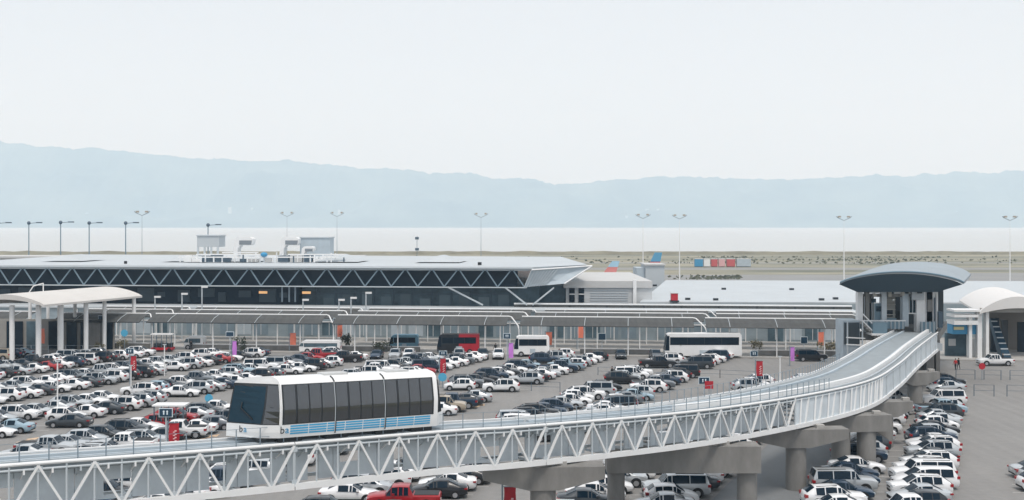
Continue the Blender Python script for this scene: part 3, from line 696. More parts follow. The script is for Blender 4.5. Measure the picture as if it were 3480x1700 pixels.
# kerb, pavement
mb = MB(); tbox(mb, -150, 100, -34, 12, 0, .14); tag(mb.build('pavement', CONCL), kind='structure')
mb = MB(); tbox(mb, -100, 85, -34.4, -34.05, 0, .18); tag(mb.build('kerb', CONCL), kind='structure')
# low barrier walls in front of the canopies
def wall(pa_, pb_, v, z0, z1, name, m, label, th=.25):
    t = thing(name, tp(u_of(pa_, v), v, 0), label, 'wall'); mb = MB(); tbox(mb, u_of(pa_, v), u_of(pb_, v), v, v + th, z0, z1); mb.build('wall_panel', m, t)
    mb = MB(); tbox(mb, u_of(pa_, v) - .05, u_of(pb_, v) + .05, v - .05, v + th + .05, z1, z1 + .1); mb.build('coping', WHITE, t)
wall(190, 420, -31.5, .14, 1.0, 'barrier_wall', CONC, 'low grey barrier wall behind the lot, left of the buses')
wall(580, 660, -31.5, .14, .95, 'barrier_wall', CONC, 'low grey barrier wall between the white minibus and the coach')
wall(752, 850, -31.5, .14, 1.05, 'barrier_wall', CONC, 'low tan barrier wall between the coach and the station stairs')
wall(5, 150, -31.5, .14, 1.1, 'barrier_wall', CONC, 'low tan barrier wall before the pillars of the left white canopy')
# facade behind the canopies
FAC2 = mat('facade_blue', (.21, .28, .33), .4, noise=.4, amt=.15); FAC = mat('facade_panel', (.27, .33, .365), .6, noise=.25, amt=.18, stretch=(1, 1, 2)); 
t = thing('ticket_hall', tp(-40, -4, 0), 'long pale blue-grey terminal frontage seen beneath the kerbside canopies', 'building')
mb = MB(); tbox(mb, -140, 64, -6, 3, 0, 5.6); mb.build('wall', FAC, t)
mb = MB(); tbox(mb, -140.3, 64.3, -6.4, 3.3, 5.6, 5.9); mb.build('roof', ROOFL, t)
rw = random.Random(3)
for i in range(46):
    u = -100 + i * 3.5
    mb = MB(); tbox(mb, u, u + 2.9, -6.05, -5.99, .5 if i % 7 else .1, 3.0); f = mb.build('window', rw.choice([FAC2, FAC2, FAC2, PANEL, FAC, GGREY]), t)
    mb = MB(); tbox(mb, u + 1.4, u + 1.48, -6.1, -6.052, .5, 3.0); mb.build('mullion', WHITE, f)
for i in range(20):
    u = -100 + i * 8.4; mb = MB(); tbox(mb, u - .1, u + .1, -6.3, -6.06, 0, 5.4); mb.build('wall_post', WHITE, t)
mb = MB(); tbox(mb, -140, 64, -6.2, -6.062, 3.1, 3.3); mb.build('band', WHITE, t)
# ------------------------------------------------------------------ canopies
def canopy(pa_, pb_, v, z, label, depth=4.2, dz=1.0, row=''):
    u0, u1 = u_of(pa_, v), u_of(pb_, v)
    t = thing('bus_canopy', tp((u0 + u1) / 2, v, 0), label, 'canopy', 'kerbside bus canopies')
    mb = MB(); seg = max(3, int((u1 - u0) / 3))
    prof = [(0, 0), (-.5, -.02), (-depth * .6, -dz * .45), (-depth, -dz)]
    rows = [[tp(u, v + a, z - .08 + b) for a, b in prof] for u in (u0, u1)]; rows2 = [[tp(u, v + a, z - .2 + b) for a, b in prof] for u in (u0, u1)]
    mb.grid(rows); mb.grid(rows2)
    for i in range(3): mb.add([rows[0][i], rows[0][i + 1], rows2[0][i + 1], rows2[0][i]], [(0, 1, 2, 3)]); mb.add([rows[1][i], rows[1][i + 1], rows2[1][i + 1], rows2[1][i]], [(0, 1, 2, 3)])
    mb.add([rows[0][3], rows[1][3], rows2[1][3], rows2[0][3]], [(0, 1, 2, 3)])
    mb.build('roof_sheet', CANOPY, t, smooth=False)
    ridge_pts = [tp(u0, v, z), tp(u1, v, z)]
    mb = MB(); mb.tube(ridge_pts[0], ridge_pts[1], .12, 8)
    end = [tp(u1, v, z), tp(u1 + .5, v - .5, z - .08), tp(u1 + 1.9, v - depth * .7, z - 1.35), tp(u1 + 2.1, v - depth * .8, z - 1.9), tp(u1 + 2.1, v - depth * .8, .14)]
    mb.build('ridge_tube', WHITE, t, smooth=True)
    mb = MB(); mb.path(end, .11, 8); mb.build('end_arch', WHITE, t, smooth=True)
    mb = MB(); mb.tube(tp(u0, v - depth, z - dz - .1), tp(u1, v - depth, z - dz - .1), .07, 6); mb.build('gutter', DARK, t)
    npost = max(2, int((u1 - u0) / 7.2))
    for i in range(npost):
        u = u0 + (i + .5) * (u1 - u0) / npost
        mb = MB(); mb.tube(tp(u, v - depth * .75, .14), tp(u, v - depth * .75, z - dz * .95 - .1), .11, 8); mb.build('post', WHITE, t, smooth=True)
        mb = MB(); mb.path([tp(u, v, z + .0), tp(u, v - depth * .6, z - dz * .45 + .0), tp(u, v - depth, z - dz + .0)], .05, 5); mb.build('rafter', STEEL, t)
vf, vm, vb, vz = -30.0, -19, -11, -1
rowsC = [('front', vf, 6.4, [(64, 149), (156, 327), (338, 509), (522, 693), (705, 845)], 4.4, 1.15), ('middle', vm, 6.35, [(89, 171), (181, 344), (358, 523), (535.6, 703), (716, 852)], 4.2, 1.0), ('back', vb, 6.3, [(107, 188), (197.5, 359.6), (370, 532), (545, 708), (716, 852)], 3.8, 1.0)]
PL = ['leftmost', 'second from left', 'central', 'second from right', 'rightmost']
for nm, v, z, segs, dp, dz in rowsC:
    for i, (a, b) in enumerate(segs): canopy(a, b, v, z, f'{PL[i]} long dark canopy with white edge in the {nm} canopy row', dp, dz)
# loose left front stub
canopy(-20, 36, vf, 6.6, 'short canopy passing under the white vaulted roof at the left edge', 4.4, 1.2)
# ------------------------------------------------------------------ upper-level roof strip (right half)
t = thing('long_canopy', tp(30, 4, 0), 'long flat roof with a white edge above the rightmost canopies', 'canopy')
uA, uB = u_of(514, 1), u_of(852, 1)
mb = MB(); tbox(mb, uA, uB, 1, 1.4, 6.45, 6.75); mb.build('white_edge', WHITE, t)
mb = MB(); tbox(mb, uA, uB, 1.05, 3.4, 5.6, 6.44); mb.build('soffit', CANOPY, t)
for i in range(9):
    u = uA + (i + .5) * (uB - uA) / 9; mb = MB(); tbox(mb, u, u + .3, .95, 1.04, 5.3, 6.4); mb.build('bracket', DARK, t)
# ------------------------------------------------------------------ truss-fronted terminal
t = thing('terminal_building', tp(-50, 20, 0), 'wide dark glass terminal with a zigzag white truss under a pale flat roof', 'building')
uL, uR = -128, 0
ZT, ZB = 13.5, 10.0
mb = MB(); mb.add([tp(uL, -.4, ZT), tp(uR + 1, -.4, ZT), tp(uR + 10.5, 6, ZT + .2), tp(uR + 2.5, 62, ZT + .6), tp(uL, 72, ZT + .6), tp(uL, -.4, ZT + .55), tp(uR + 1.5, -.4, ZT + .55), tp(uR + 12, 5, ZT + .9), tp(uR + 3, 62, ZT + 1.0), tp(uL, 72, ZT + 1.0)], [(0, 1, 2, 3, 4), (5, 6, 7, 8, 9), (0, 1, 6, 5), (1, 2, 7, 6), (2, 3, 8, 7), (3, 4, 9, 8), (4, 0, 5, 9)]); mb.build('roof', ROOFL, t)
mb = MB(); mb.tube(tp(uL, -.5, ZT + .3), tp(uR + 1, -.5, ZT + .3), .12, 6); mb.build('eaves_tube', STEEL, t)
mb = MB(); tbox(mb, uL, uR - 2, 1.6, 40, 9.9, ZT); mb.build('upper_glazing', NAVY, t)
mb = MB(); tbox(mb, uL, uR + 2, 6, 50, 3, 9.9); mb.build('lower_glazing', GGREY, t)
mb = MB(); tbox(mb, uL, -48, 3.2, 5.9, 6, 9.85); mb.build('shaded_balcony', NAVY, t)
TBR = mat('brace_blue_grey', (.20, .28, .34), .5); pit = 5.45; nb = int((uR - uL) / pit); 
for i in range(nb + 1):
    u = uR - .5 - i * pit
    if u - pit < uL: break
    mb = MB(); mb.beam(tp(u, 0, ZB), tp(u - pit * .42, 0, ZT - .1), .22, .22); mb.build('truss_brace', TBR, t)
    mb = MB(); mb.beam(tp(u - pit * .50, 0, ZT - .1), tp(u - pit, 0, ZB), .22, .22); mb.build('truss_brace', TBR, t)
mb = MB(); mb.beam(tp(uL, 0, ZB - .1), tp(uR, 0, ZB - .1), .22, .22); mb.build('bottom_chord', STEEL, t)
mb = MB(); mb.beam(tp(uL, .1, ZT - .1), tp(uR + .5, .1, ZT - .1), .25, .25); mb.build('top_chord', STEEL, t)
# raised prow at the right end: slatted wing
mb = MB(); A, B, C, D = tp(uR - .5, -.1, ZB), tp(uR + 1, -.3, ZT), tp(uR + 13, 3, ZT + .75), tp(uR + 7.5, 1, ZB + .7)
mb.hexa([A, D, D + N2 * .4, A + N2 * .4, B, C, C + N2 * .4, B + N2 * .4]); mb.build('prow', PANEL, t)
for i in range(9):
    a = i / 9; mb = MB(); mb.beam(A.lerp(D, a * .55) - N2 * .15, B.lerp(C, a * .5) - N2 * .15, .16, .16); mb.build('prow_slat', STEEL, t)
mb = MB(); mb.path([B - N2 * .2, C - N2 * .2, D - N2 * .2], .16, 6); mb.build('prow_edge', WHITE, t)
mb = MB(); tbox(mb, uR + 1.5, uR + 9.5, 8, 40, 3, 10); mb.build('end_wall', GGREY, t)
for (a, za, b, zb) in [(-18, 9.9, -10, 6.3), (-5, 9.9, 0, 6.4), (6, 9.9, 1.2, 6.4)]:
    mb = MB(); mb.beam(tp(uR + a * .9, .6, za), tp(uR + b * .9, .6, zb), .3, .3); mb.build('raking_strut', STEEL, t)
for i in range(22):
    u = uR - 4 - i * 4.1; mb = MB(); tbox(mb, u, u + .14, 5.8, 5.99, 3.2, 9.6); mb.build('mullion', DPOLE, t)
mb = MB(); tbox(mb, -46, -4, 5.8, 5.99, 8.1, 8.25); mb.build('transom', DPOLE, t)
for i in range(11): u = -45 + i * 4.1 + 1.6; mb = MB(); tbox(mb, u, u + 2.2, 5.84, 5.97, 3.4, 7.2 + (i * 37 % 5) * .35); mb.build('glass_bay', mat(['bay_a', 'bay_b', 'bay_c'][i % 3], [(.12, .18, .21), (.10, .15, .175), (.15, .21, .24)][i % 3], .4), t)
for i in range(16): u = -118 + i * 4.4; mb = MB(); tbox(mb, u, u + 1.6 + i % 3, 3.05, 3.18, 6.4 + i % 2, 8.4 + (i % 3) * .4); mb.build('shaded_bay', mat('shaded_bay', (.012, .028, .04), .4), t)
for px in (266, 309): u = u_of(px, 5); mb = MB(); tbox(mb, u - .9, u + .9, 3.0, 3.12, 8.2, 8.7); mb.build('interior_light', mat('warm_light', (.9, .5, .22), .5, emit=.35), t)  # small glowing boxes stand in for warm lights inside the terminal
for px in (285, 292, 298): u = u_of(px, 5); mb = MB(); tbox(mb, u - .15, u + .15, 2.9, 3.12, 6.5, 9.6); mb.build('scaffold_post', POLE, t)
# low roof ridges on the flat roof
for i, (px, w_, hh) in enumerate([(189, 5, 1.2), (340, 5, 1.5), (70, 5, 1.3), (245, 4, 1.0), (440, 5, 1.4)]):
    u = u_of(px, 22); mb = MB(); mb.add([tp(u - w_, 18, ZT + .9), tp(u + w_, 18, ZT + .9), tp(u, 20, ZT + .9 + hh), tp(u - w_, 30, ZT + .95), tp(u + w_, 30, ZT + .95), tp(u, 28, ZT + .9 + hh)], [(0, 1, 2), (3, 5, 4), (0, 2, 5, 3), (1, 4, 5, 2)]); mb.build('skylight', ROOFL, t)
for px in (124, 562 * .85, 479):
    u = u_of(px, 6); mb = MB(); tbox(mb, u, u + .5, 6, 6.5, ZT + .7, ZT + 1.3); mb.build('roof_vent', DARK, t)
# left far roof and block
t = thing('long_roof_building', at(80, 335, 0), 'long pale low roof rising behind the truss-fronted terminal', 'building')
mb = MB(); a, b = at(-60, 330, 0), at(350, 326, 0); mb.box(a.x, b.x, 326, 338, 0, zat(258, 330)); mb.build('wall', ROOFW, t)
mb = MB(); mb.box(a.x, b.x + 3, 325, 340, zat(258, 330) + .01, zat(257.0, 330) + .3); mb.build('roof', ROOFW, t)
# rooftop equipment
def duct(px, Y, flip, label, k=1.0):
    z0 = 14.3; p = at(px, Y, z0); s = Y / F; d = -1 if flip else 1
    t = thing('roof_duct', p, label, 'ventilation duct', 'rooftop ducts on the terminal')
    W_ = 3.4
    P = [(p.x + d * a * k, z0 + b * k) for a, b in [(0, 0), (1.1, 0), (1.3, 3.4), (1.9, 4.3), (4.9, 4.3), (5.2, 4.9), (5.2, 6.0), (4.6, 6.5), (1.2, 6.5), (.3, 5.6)]]
    MB().prism(P, Y, Y + W_).build('duct_body', WHITE, t, smooth=False)
    MB().prism([(p.x + d * a * k, z0 + b * k) for a, b in [(1.7, 4.5), (4.9, 4.45), (5.1, 5.6), (1.7, 5.6)]], Y - .12, Y - .02).build('grille', mat('grille', (.22, .25, .28), .6), t)
duct(233, 270, False, 'big white rooftop duct elbow opening to the right', .84)
duct(279, 270, False, 'big white rooftop duct elbow touching the larger plant box', .84)
duct(301, 267, False, 'lower white rooftop duct elbow in front of the larger plant box', .52)
for i, (a, b, y0, y1, lb) in enumerate([(197, 219, 236, 247, 'pale grey rooftop plant box left of the duct elbows'), (300, 330, 238, 256, 'larger pale grey rooftop plant box right of the duct elbows')]):
    Y = 274; A_, B_ = at(a, Y, 0), at(b, Y, 0); t = thing('plant_box', ((A_.x + B_.x) / 2, Y, 14.3), lb, 'rooftop unit', 'rooftop plant boxes')
    MB().box(A_.x, B_.x, Y, Y + 6, zat(y1, Y), zat(y0, Y)).build('casing', PANEL if i else ROOFL, t); MB().box(A_.x - .2, B_.x + .2, Y - .2, Y + 6.2, zat(y0, Y), zat(y0, Y) + .25).build('rim', STEEL, t)
    for q in (0.04, .34, .64, .94): x = A_.x + (B_.x - A_.x) * q; MB().box(x - .2, x + .2, Y - .1, Y + .3, 14.3, zat(y1, Y)).build('leg', STEEL, t)
t = thing('pipe_rack', at(262, 264, 14.3), 'white rooftop pipe rack and service frames around the duct elbows', 'rooftop frame')
rp = random.Random(9)
for i in range(40):
    px = 180 + i * 4.2; Y = 263 + rp.uniform(-2, 3); a = at(px, Y, 0); z1 = 14.3 + rp.uniform(1.0, 2.1)
    MB().box(a.x - .13, a.x + .13, Y, Y + .3, 14.3, z1).build('upright', WHITE if rp.random() < .75 else DPOLE, t)
for zz, x0_, x1_ in ((15.3, 178, 338), (15.9, 196, 262), (15.9, 288, 345), (16.3, 222, 258)): a, b = at(x0_, 262, 0), at(x1_, 262, 0); MB().box(a.x, b.x, 262, 262.4, zz, zz + .26).build('pipe', WHITE, t)
for px in (188, 197, 206, 216, 226, 243, 252, 268, 283, 296, 308, 318, 327, 336): a = at(px, 264, 0); ww = rp.uniform(.6, 1.5); MB().box(a.x - ww, a.x + ww, 264, 266, 14.3, 14.3 + rp.uniform(.6, 1.6)).build('fan_box', rp.choice([WHITE, PANEL, DPOLE, ROOFW]), t)
p = at(264, 262, 16.0); t2 = thing('roof_tank', p, 'small round blue tank among the rooftop ducts', 'tank'); MB().ball((0, 0, 0), .8, .7, .55).build('tank_shell', BLUE, t2, smooth=True, world=False); MB().box(-.1, .1, -.1, .1, -1.7, -.6).build('stand', STEEL, t2, world=False)
# ------------------------------------------------------------------ right low building with big pale roof
t = thing('low_terminal', tp(60, 60, 0), 'low terminal with a very large pale blue-grey flat roof in the right half', 'building')
zr = 6.8; Yf = 243
Pp = [gp(640, 303.2, zr), gp(1120, 304.5, zr), gp(1120, 282.5, zr), gp(666, 281.2, zr)]
MB().slab([(q.x, q.y) for q in Pp], 0, zr).build('wall', FAC, t)
MB().slab([(q.x, q.y) for q in Pp], zr + .004, zr + .3).build('roof', ROOFL, t)
for px, py in [(655, 287.5), (724, 291), (792, 291.4), (688, 301.5), (716, 302), (862, 290), (822, 302), (836, 301)]:
    q = gp(px, py, zr); MB().box(q.x - .5, q.x + .5, q.y, q.y + .8, zr + .31, zr + .75).build('roof_vent', DARK, t)
t = thing('lift_tower', gp(675, 301, zr), 'small dark red plant cabin standing on the large pale roof', 'cabin')
q = gp(675, 302, zr + .3); MB().box(q.x - .7, q.x + .6, q.y, q.y + 1.5, zr + .6, zr + 2.0).build('cabin', RED, t); MB().box(q.x - .9, q.x + .8, q.y - .2, q.y + 1.7, zr + .31, zr + .59).build('base', DARK, t); MB().box(q.x - .8, q.x + .7, q.y - .1, q.y + 1.6, zr + 2.0, zr + 2.1).build('roof', ROOFW, t)
t = thing('gate_building', at(595, 246, 0), 'pale block with twin dark windows next to the pointed roof end', 'building')
a, b = at(566, 246, 0), at(652, 246, 0); z1 = zat(281, 246)
MB().box(a.x, b.x, 246, 290, 0, z1 - 1.41).build('wall', mat('pale_wall', (.55, .57, .58), .8, noise=.3, amt=.08, stretch=(.2, 1, 3)), t)
MB().box(a.x - .5, b.x, 245.6, 292, z1 - 1.4, z1).build('fascia', ROOFW, t)
for px in (569.6, 579):
    c = at(px, 245.9, 0); f = MB().box(c.x - .1, c.x + 1.05, 245.75, 245.98, zat(302, 246), zat(288, 246)).build('window', NAVY, t); MB().box(c.x - .1, c.x + 1.05, 245.6, 245.74, zat(294.5, 246), zat(293.6, 246)).build('glazing_bar', WHITE, f)
c = at(634.5, 245.9, 0); MB().box(c.x - .35, c.x + .35, 245.3, 245.9, 0, z1 + .3).build('downpipe', WHITE, t)
for i in range(8): zz = zat(303, 246) + i * .5; MB().box(at(590, 246, 0).x, at(628, 246, 0).x, 245.88, 245.99, zz, zz + .08).build('siding_rail', PANEL, t)
t = thing('cooling_house', at(667, 300, 0), 'pale grey box building with white left corner behind the large roof', 'building')
a, b = at(645.5, 338, 0), at(664.5, 338, 0); MB().box(a.x, b.x, 338, 350, 0, zat(265.5, 338)).build('wall', ROOFL, t)
MB().box(a.x - 2.4, a.x - .05, 339, 349, 0, zat(268, 338)).build('side_bay', PANEL, t); MB().box(a.x - .3, b.x + .3, 337.6, 350.4, zat(265.5, 338) + .01, zat(265.5, 338) + .4).build('parapet', ROOFW, t)
# ------------------------------------------------------------------ airliners behind
def plane(px, Y, ztop, label, top, bot):
    z0 = 0; X = at(px, Y, 0).x; hh = ztop; t = thing('airliner', (X, Y, 0), label, 'airplane', 'airliners parked beyond the terminal')
    mb = MB(); rows = []
    for x, r in [(-2, .4), (0, 1.0), (5, 1.7), (10, 1.95), (26, 1.95), (30, 1.6), (32, .9), (32.8, .2)]:
        rows.append([(X - x, Y + r * math.cos(a), 3.6 + (.8 if x < 3 else .3 if x < 8 else 0) + r * math.sin(a)) for a in [2 * math.pi * i / 14 for i in range(15)]])
    mb.grid(rows); mb.build('fuselage', WHITE, t, smooth=True)
    zf = 5.2; zm = hh - (hh - zf) * .38
    def fin(z): q = (z - zf) / (hh - zf); return (X - 4.5 + 3.9 * q, X + .3 + 1.6 * q)
    for za, zb, m, nm in ((zf, zm, bot, 'tail_fin'), (zm, hh, top, 'fin_tip')):
        a0, a1 = fin(za); b0, b1 = fin(zb); MB().hexa([(a0, Y - .2, za), (a1, Y - .1, za), (a1, Y + .1, za), (a0, Y + .2, za), (b0, Y - .15, zb), (b1, Y - .08, zb), (b1, Y + .08, zb), (b0, Y + .15, zb)]).build(nm, m, t)
    MB().hexa([(X - 3, Y - .5, 4.8), (X + 0, Y - .5, 4.8), (X + 0, Y + .5, 4.8), (X - 3, Y + .5, 4.8), (X - .5, Y - 6, 5.3), (X + 1, Y - 6, 5.3), (X + 1, Y - 6, 5.45), (X - .5, Y - 6, 5.45)]).build('tailplane', WHITE, t)
    MB().hexa([(X - 18, Y - 1.6, 2.6), (X - 11, Y - 1.6, 2.6), (X - 11, Y - 1.6, 3.1), (X - 18, Y - 1.6, 3.1), (X - 9.5, Y - 15, 3.6), (X - 7.5, Y - 15, 3.6), (X - 7.5, Y - 15, 3.75), (X - 9.5, Y - 15, 3.75)]).build('wing', PANEL, t)
    for gx, gy in ((X - 28, 0), (X - 13, -2.2), (X - 13, 2.2)): MB().tube((gx, Y + gy - .2, .5), (gx, Y + gy + .2, .5), .5, 10).box(gx - .1, gx + .1, Y + gy - .1, Y + gy + .1, .5, 2.4).build('landing_gear', TYRE, t)
plane(614, 400, zat(261, 400), 'airliner whose pale blue and red tail shows right of the pointed roof', mat('fin_pale_blue', (.35, .55, .68), .5), mat('tail_red', (.62, .22, .20), .5))
plane(656.5, 400, zat(252.5, 400), 'airliner whose round blue and red tail shows above the grey box building', mat('fin_blue', (.10, .32, .50), .5), mat('fin_red', (.5, .06, .08), .5))
# trailers out on the field
cols = [('blue', BLUE, 695, 703), ('white', WHITE, 704, 710), ('red', mat('faded_red', (.55, .10, .10), .6), 711.5, 717.5), ('white and red', mat('pinkish', (.7, .4, .4), .6), 719, 725), ('red', MATS['faded_red'], 727, 735), ('grey', PANEL, 737, 751)]
PL2 = ['blue freight container, leftmost on the dry field', 'white freight container next to the blue one', 'faded red freight container right of the white one', 'pinkish freight container in the middle of the row', 'faded red freight container next to the grey one', 'wide grey freight container, last of the row']
for (nm, m, a, b), lb in zip(cols, PL2):
    Y = 640; A_, B_ = at(a, Y, 0), at(b, Y, 0); t = thing('freight_container', ((A_.x + B_.x) / 2, Y, 0), lb, 'container', 'containers on the airfield')
    MB().box(A_.x, B_.x, Y, Y + 2.6, .3, 4.2).build('container_body', m, t); MB().box(A_.x + .1, B_.x - .1, Y + .1, Y + 2.5, 0, .3).build('skids', DARK, t); MB().box(A_.x - .1, B_.x + .1, Y - .1, Y + 2.7, 4.2, 4.4).build('lid', WHITE, t)
# ------------------------------------------------------------------ station
sP = off(ARC[-1], 0, 0); YS = 172
t = thing('train_station', at(903, YS, 0), 'elevated station with a wide arched blue-grey roof where the guideway ends', 'station')
def sx(px, Y=YS): return (px - 512) * Y / F
def sb(name, m, a, b, y0, y1, p0, p1, Y=YS, par=None): return MB().box(sx(a, Y), sx(b, Y), y0, y1, zat(p1, Y), zat(p0, Y)).build(name, m, par or t)
# roof: arched, thick lens
rows, rowsb = [], []
xs = [840 + (964 - 840) * i / 24 for i in range(25)]
for j, (dy, ins, dz) in enumerate([(-5, 0, 0), (-1, -1, .15), (6, -1, .35), (14, 0, .5), (22, 3, .5)]):
    r1, r2 = [], []
    for i, px in enumerate(xs):
        q = (i / 24) * 2 - 1; arch = 1.5 * (1 - q * q) ** .8 if abs(q) < 1 else 0
        x = sx(px, YS - 5) + (dy + 5) * .42; z = zat(281.5, YS - 5) + arch + dz * .9 * (1 - q ** 4)
        r1.append((x, YS + dy, z)); r2.append((x * 1, YS + dy + (.2 if j == 0 else 0), z - .38))
    rows.append(r1); rowsb.append(r2)
mb = MB(); mb.grid(rows); mb.grid(rowsb); mb.grid([rows[0], rowsb[0]]); mb.grid([rows[-1], rowsb[-1]]); mb.grid([[r[0] for r in rows], [r[0] for r in rowsb]]); mb.grid([[r[-1] for r in rows], [r[-1] for r in rowsb]])
mb.build('roof', mat('station_roof', (.30, .35, .385), .6, noise=.3, amt=.08), t, smooth=True)
# dark soffit dropping to the walls
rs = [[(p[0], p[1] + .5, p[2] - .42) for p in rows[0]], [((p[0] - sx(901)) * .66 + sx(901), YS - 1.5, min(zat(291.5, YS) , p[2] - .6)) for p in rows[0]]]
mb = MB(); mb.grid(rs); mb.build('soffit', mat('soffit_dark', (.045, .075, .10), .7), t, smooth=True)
mb = MB(); mb.path([(p[0], p[1] - .05, p[2] - .1) for p in rows[0]], .12, 6); mb.build('roof_edge', mat('edge_blue', (.17, .26, .33), .5), t, smooth=True)
zp = H - 15.2 - .3
MB().slab([(sx(862), YS + 1), (sx(942), YS + 1), (sx(942) + 8, YS + 20), (sx(862) + 8, YS + 20)], zp - 1.2, zp).build('platform', CONC, t)
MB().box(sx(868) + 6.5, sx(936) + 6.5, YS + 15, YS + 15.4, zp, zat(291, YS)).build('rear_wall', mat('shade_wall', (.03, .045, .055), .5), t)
for a, b, m, p1, nm in [(860, 865, WHITE, 327, 'column'), (868, 871.5, CONC, 326, 'column'), (884, 889, STEEL, 324, 'column'), (919, 928, WHITE, 334, 'column'), (929, 935, STEEL, 333, 'column'), (905, 911, PANEL, 327, 'column')]:
    sb(nm, m, a, b, YS + 1, YS + 2.2, 291, p1)
GL2 = mat('station_glass', (.17, .26, .32), .3, spec=.4)
sb('glass_screen', GL2, 878, 886, YS + 1.6, YS + 1.75, 304, 326); sb('glass_screen', BLUEG, 879.5, 885.5, YS + 1.4, YS + 1.59, 307, 312)
sb('train_door', mat('beige_door', (.36, .35, .31), .6), 888, 902, YS + 3, YS + 3.3, 297, 327); sb('door_window', NAVY, 891, 899, YS + 2.8, YS + 2.99, 311, 318, par=None)
sb('ceiling_light_strip', WHITE, 870, 882, YS + 1, YS + 1.4, 291.8, 293.8); sb('ceiling_light_strip', WHITE, 897, 913, YS + 1, YS + 1.4, 291.8, 294); sb('beam', CONC, 866, 918, YS + 1.4, YS + 2, 294.5, 297.5)
sb('hanging_sign', ROOFL, 913, 925, YS + .4, YS + .7, 290, 300); sb('sign_slot', DARK, 918, 923, YS + .25, YS + .39, 292.2, 293.6)
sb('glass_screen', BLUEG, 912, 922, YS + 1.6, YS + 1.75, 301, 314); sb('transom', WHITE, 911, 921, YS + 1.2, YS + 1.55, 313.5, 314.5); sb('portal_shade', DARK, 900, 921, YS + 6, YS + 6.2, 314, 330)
sb('wall_panel', CONC, 866, 878, YS + 2, YS + 2.3, 297, 325); sb('glass_screen', NAVY, 872, 876, YS + 1.7, YS + 1.95, 304, 322); sb('glass_screen', GL2, 890, 900, YS + 1.6, YS + 1.75, 319, 327)
BEI = mat('beige_panel', (.45, .43, .38), .6)
for k in range(5): sb('door_rail', BEI, 888.5, 901.5, YS + 2.7, YS + 2.99, 300 + k * 5.2, 301 + k * 5.2)
for k in range(12): px = 859 + k * 4; sb('baluster', WHITE, px, px + .45, YS + .05, YS + .18, 320.5, 329.5)
for k in range(4): px = 922 + k * 4; sb('baluster', WHITE, px, px + .45, YS + .05, YS + .18, 321.5, 345)
for px in (867, 870.5, 874.5, 912, 915.5, 922): sb('mullion', STEEL, px, px + .6, YS + 1.3, YS + 1.55, 297, 325 if px < 900 else 314)
for px, p0, p1 in ((890, 291.5, 297), (903, 291.5, 296), (875, 294, 297)): sb('roof_bracket', BEI, px, px + 3, YS + .6, YS + 1.3, p0, p1)
sb('ticket_screen', BLUEG, 874, 878, YS + .9, YS + 1.2, 299, 303); sb('wall_lamp', WHITE, 895, 896.5, YS + .9, YS + 1.2, 299.5, 301)
sb('access_hatch', CONC, 929.5, 934, YS + .7, YS + .98, 300, 312); sb('wall_panel', WHITE, 928.5, 940.5, YS + 1, YS + 1.25, 290, 329); sb('pipe', DPOLE, 936.3, 937, YS + .7, YS + .98, 298, 330); sb('pipe', WHITE, 938.2, 938.8, YS + .7, YS + .98, 294, 330)
# balustrades and side glazing
sb('balustrade', GL2, 858, 905, YS + .2, YS + .3, 321, 329); sb('handrail', WHITE, 856, 906, YS + .1, YS + .35, 320.2, 321.4)
sb('balustrade', GL2, 921, 936, YS + .2, YS + .3, 322, 345); sb('lower_box', STEEL, 924, 940, YS - 1, YS + 3, 343, 350); sb('service_box', DARK, 936, 945, YS + 3, YS + 8, 315, 352)
sb('conduit', DPOLE, 940, 944, YS + .5, YS + 2.5, 312, 328)
for a, b, p0, p1 in [(936, 944, 345, 380), (926, 930, 352, 372), (946, 950, 330, 380)]: sb('support_column', CONC, a, b, YS + 4, YS + 7, p0, p1 if p1 != 380 else 381)
sb('undercroft', CONC, 921, 949, YS + 8, YS + 12, 343, 352)
# stair block on the left of the station
t = thing('stair_tower', at(860, YS - 2, 0), 'open stair with pale railings and glass descending left of the station', 'staircase')
Y0 = YS - 1
MB().box(sx(845, Y0), sx(862, Y0), Y0 + 1, Y0 + 5, 0, zat(321, Y0)).build('shaft', PANEL, t)
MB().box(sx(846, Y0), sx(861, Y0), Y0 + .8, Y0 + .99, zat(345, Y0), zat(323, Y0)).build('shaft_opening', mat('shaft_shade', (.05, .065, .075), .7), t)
for i in range(14):
    px = 862 + i * 2.3; z1 = zat(322 + i * 2.3, Y0)
    MB().box(sx(px, Y0), sx(px + 2.3, Y0), Y0, Y0 + 2.4, z1 - .35, z1).build('step', CONCL, t)
for z_, nm in ((1.1, 'handrail'), (.1, 'stringer')):
    MB().beam((sx(862, Y0), Y0 - .1, zat(321, Y0) + z_), (sx(894, Y0), Y0 - .1, zat(353, Y0) + z_), .12, .16).build(nm, WHITE, t)
    MB().beam((sx(846, Y0), Y0 - .1, zat(345, Y0) + z_), (sx(865, Y0), Y0 - .1, zat(346, Y0) + z_), .12, .16).build(nm, WHITE, t)
MB().box(sx(872, Y0), sx(886, Y0), Y0 - .6, Y0 + 2.4, zat(333, Y0), zat(322, Y0)).build('glass_panel', GL2, t); MB().box(sx(870, Y0), sx(887, Y0), Y0 - .8, Y0 + 2.6, zat(335, Y0), zat(333, Y0)).build('landing', WHITE, t)
for px in (847, 862, 880): MB().box(sx(px, Y0), sx(px + 1, Y0), Y0 - .1, Y0 + .15, 0, zat(321, Y0)).build('post', STEEL, t)
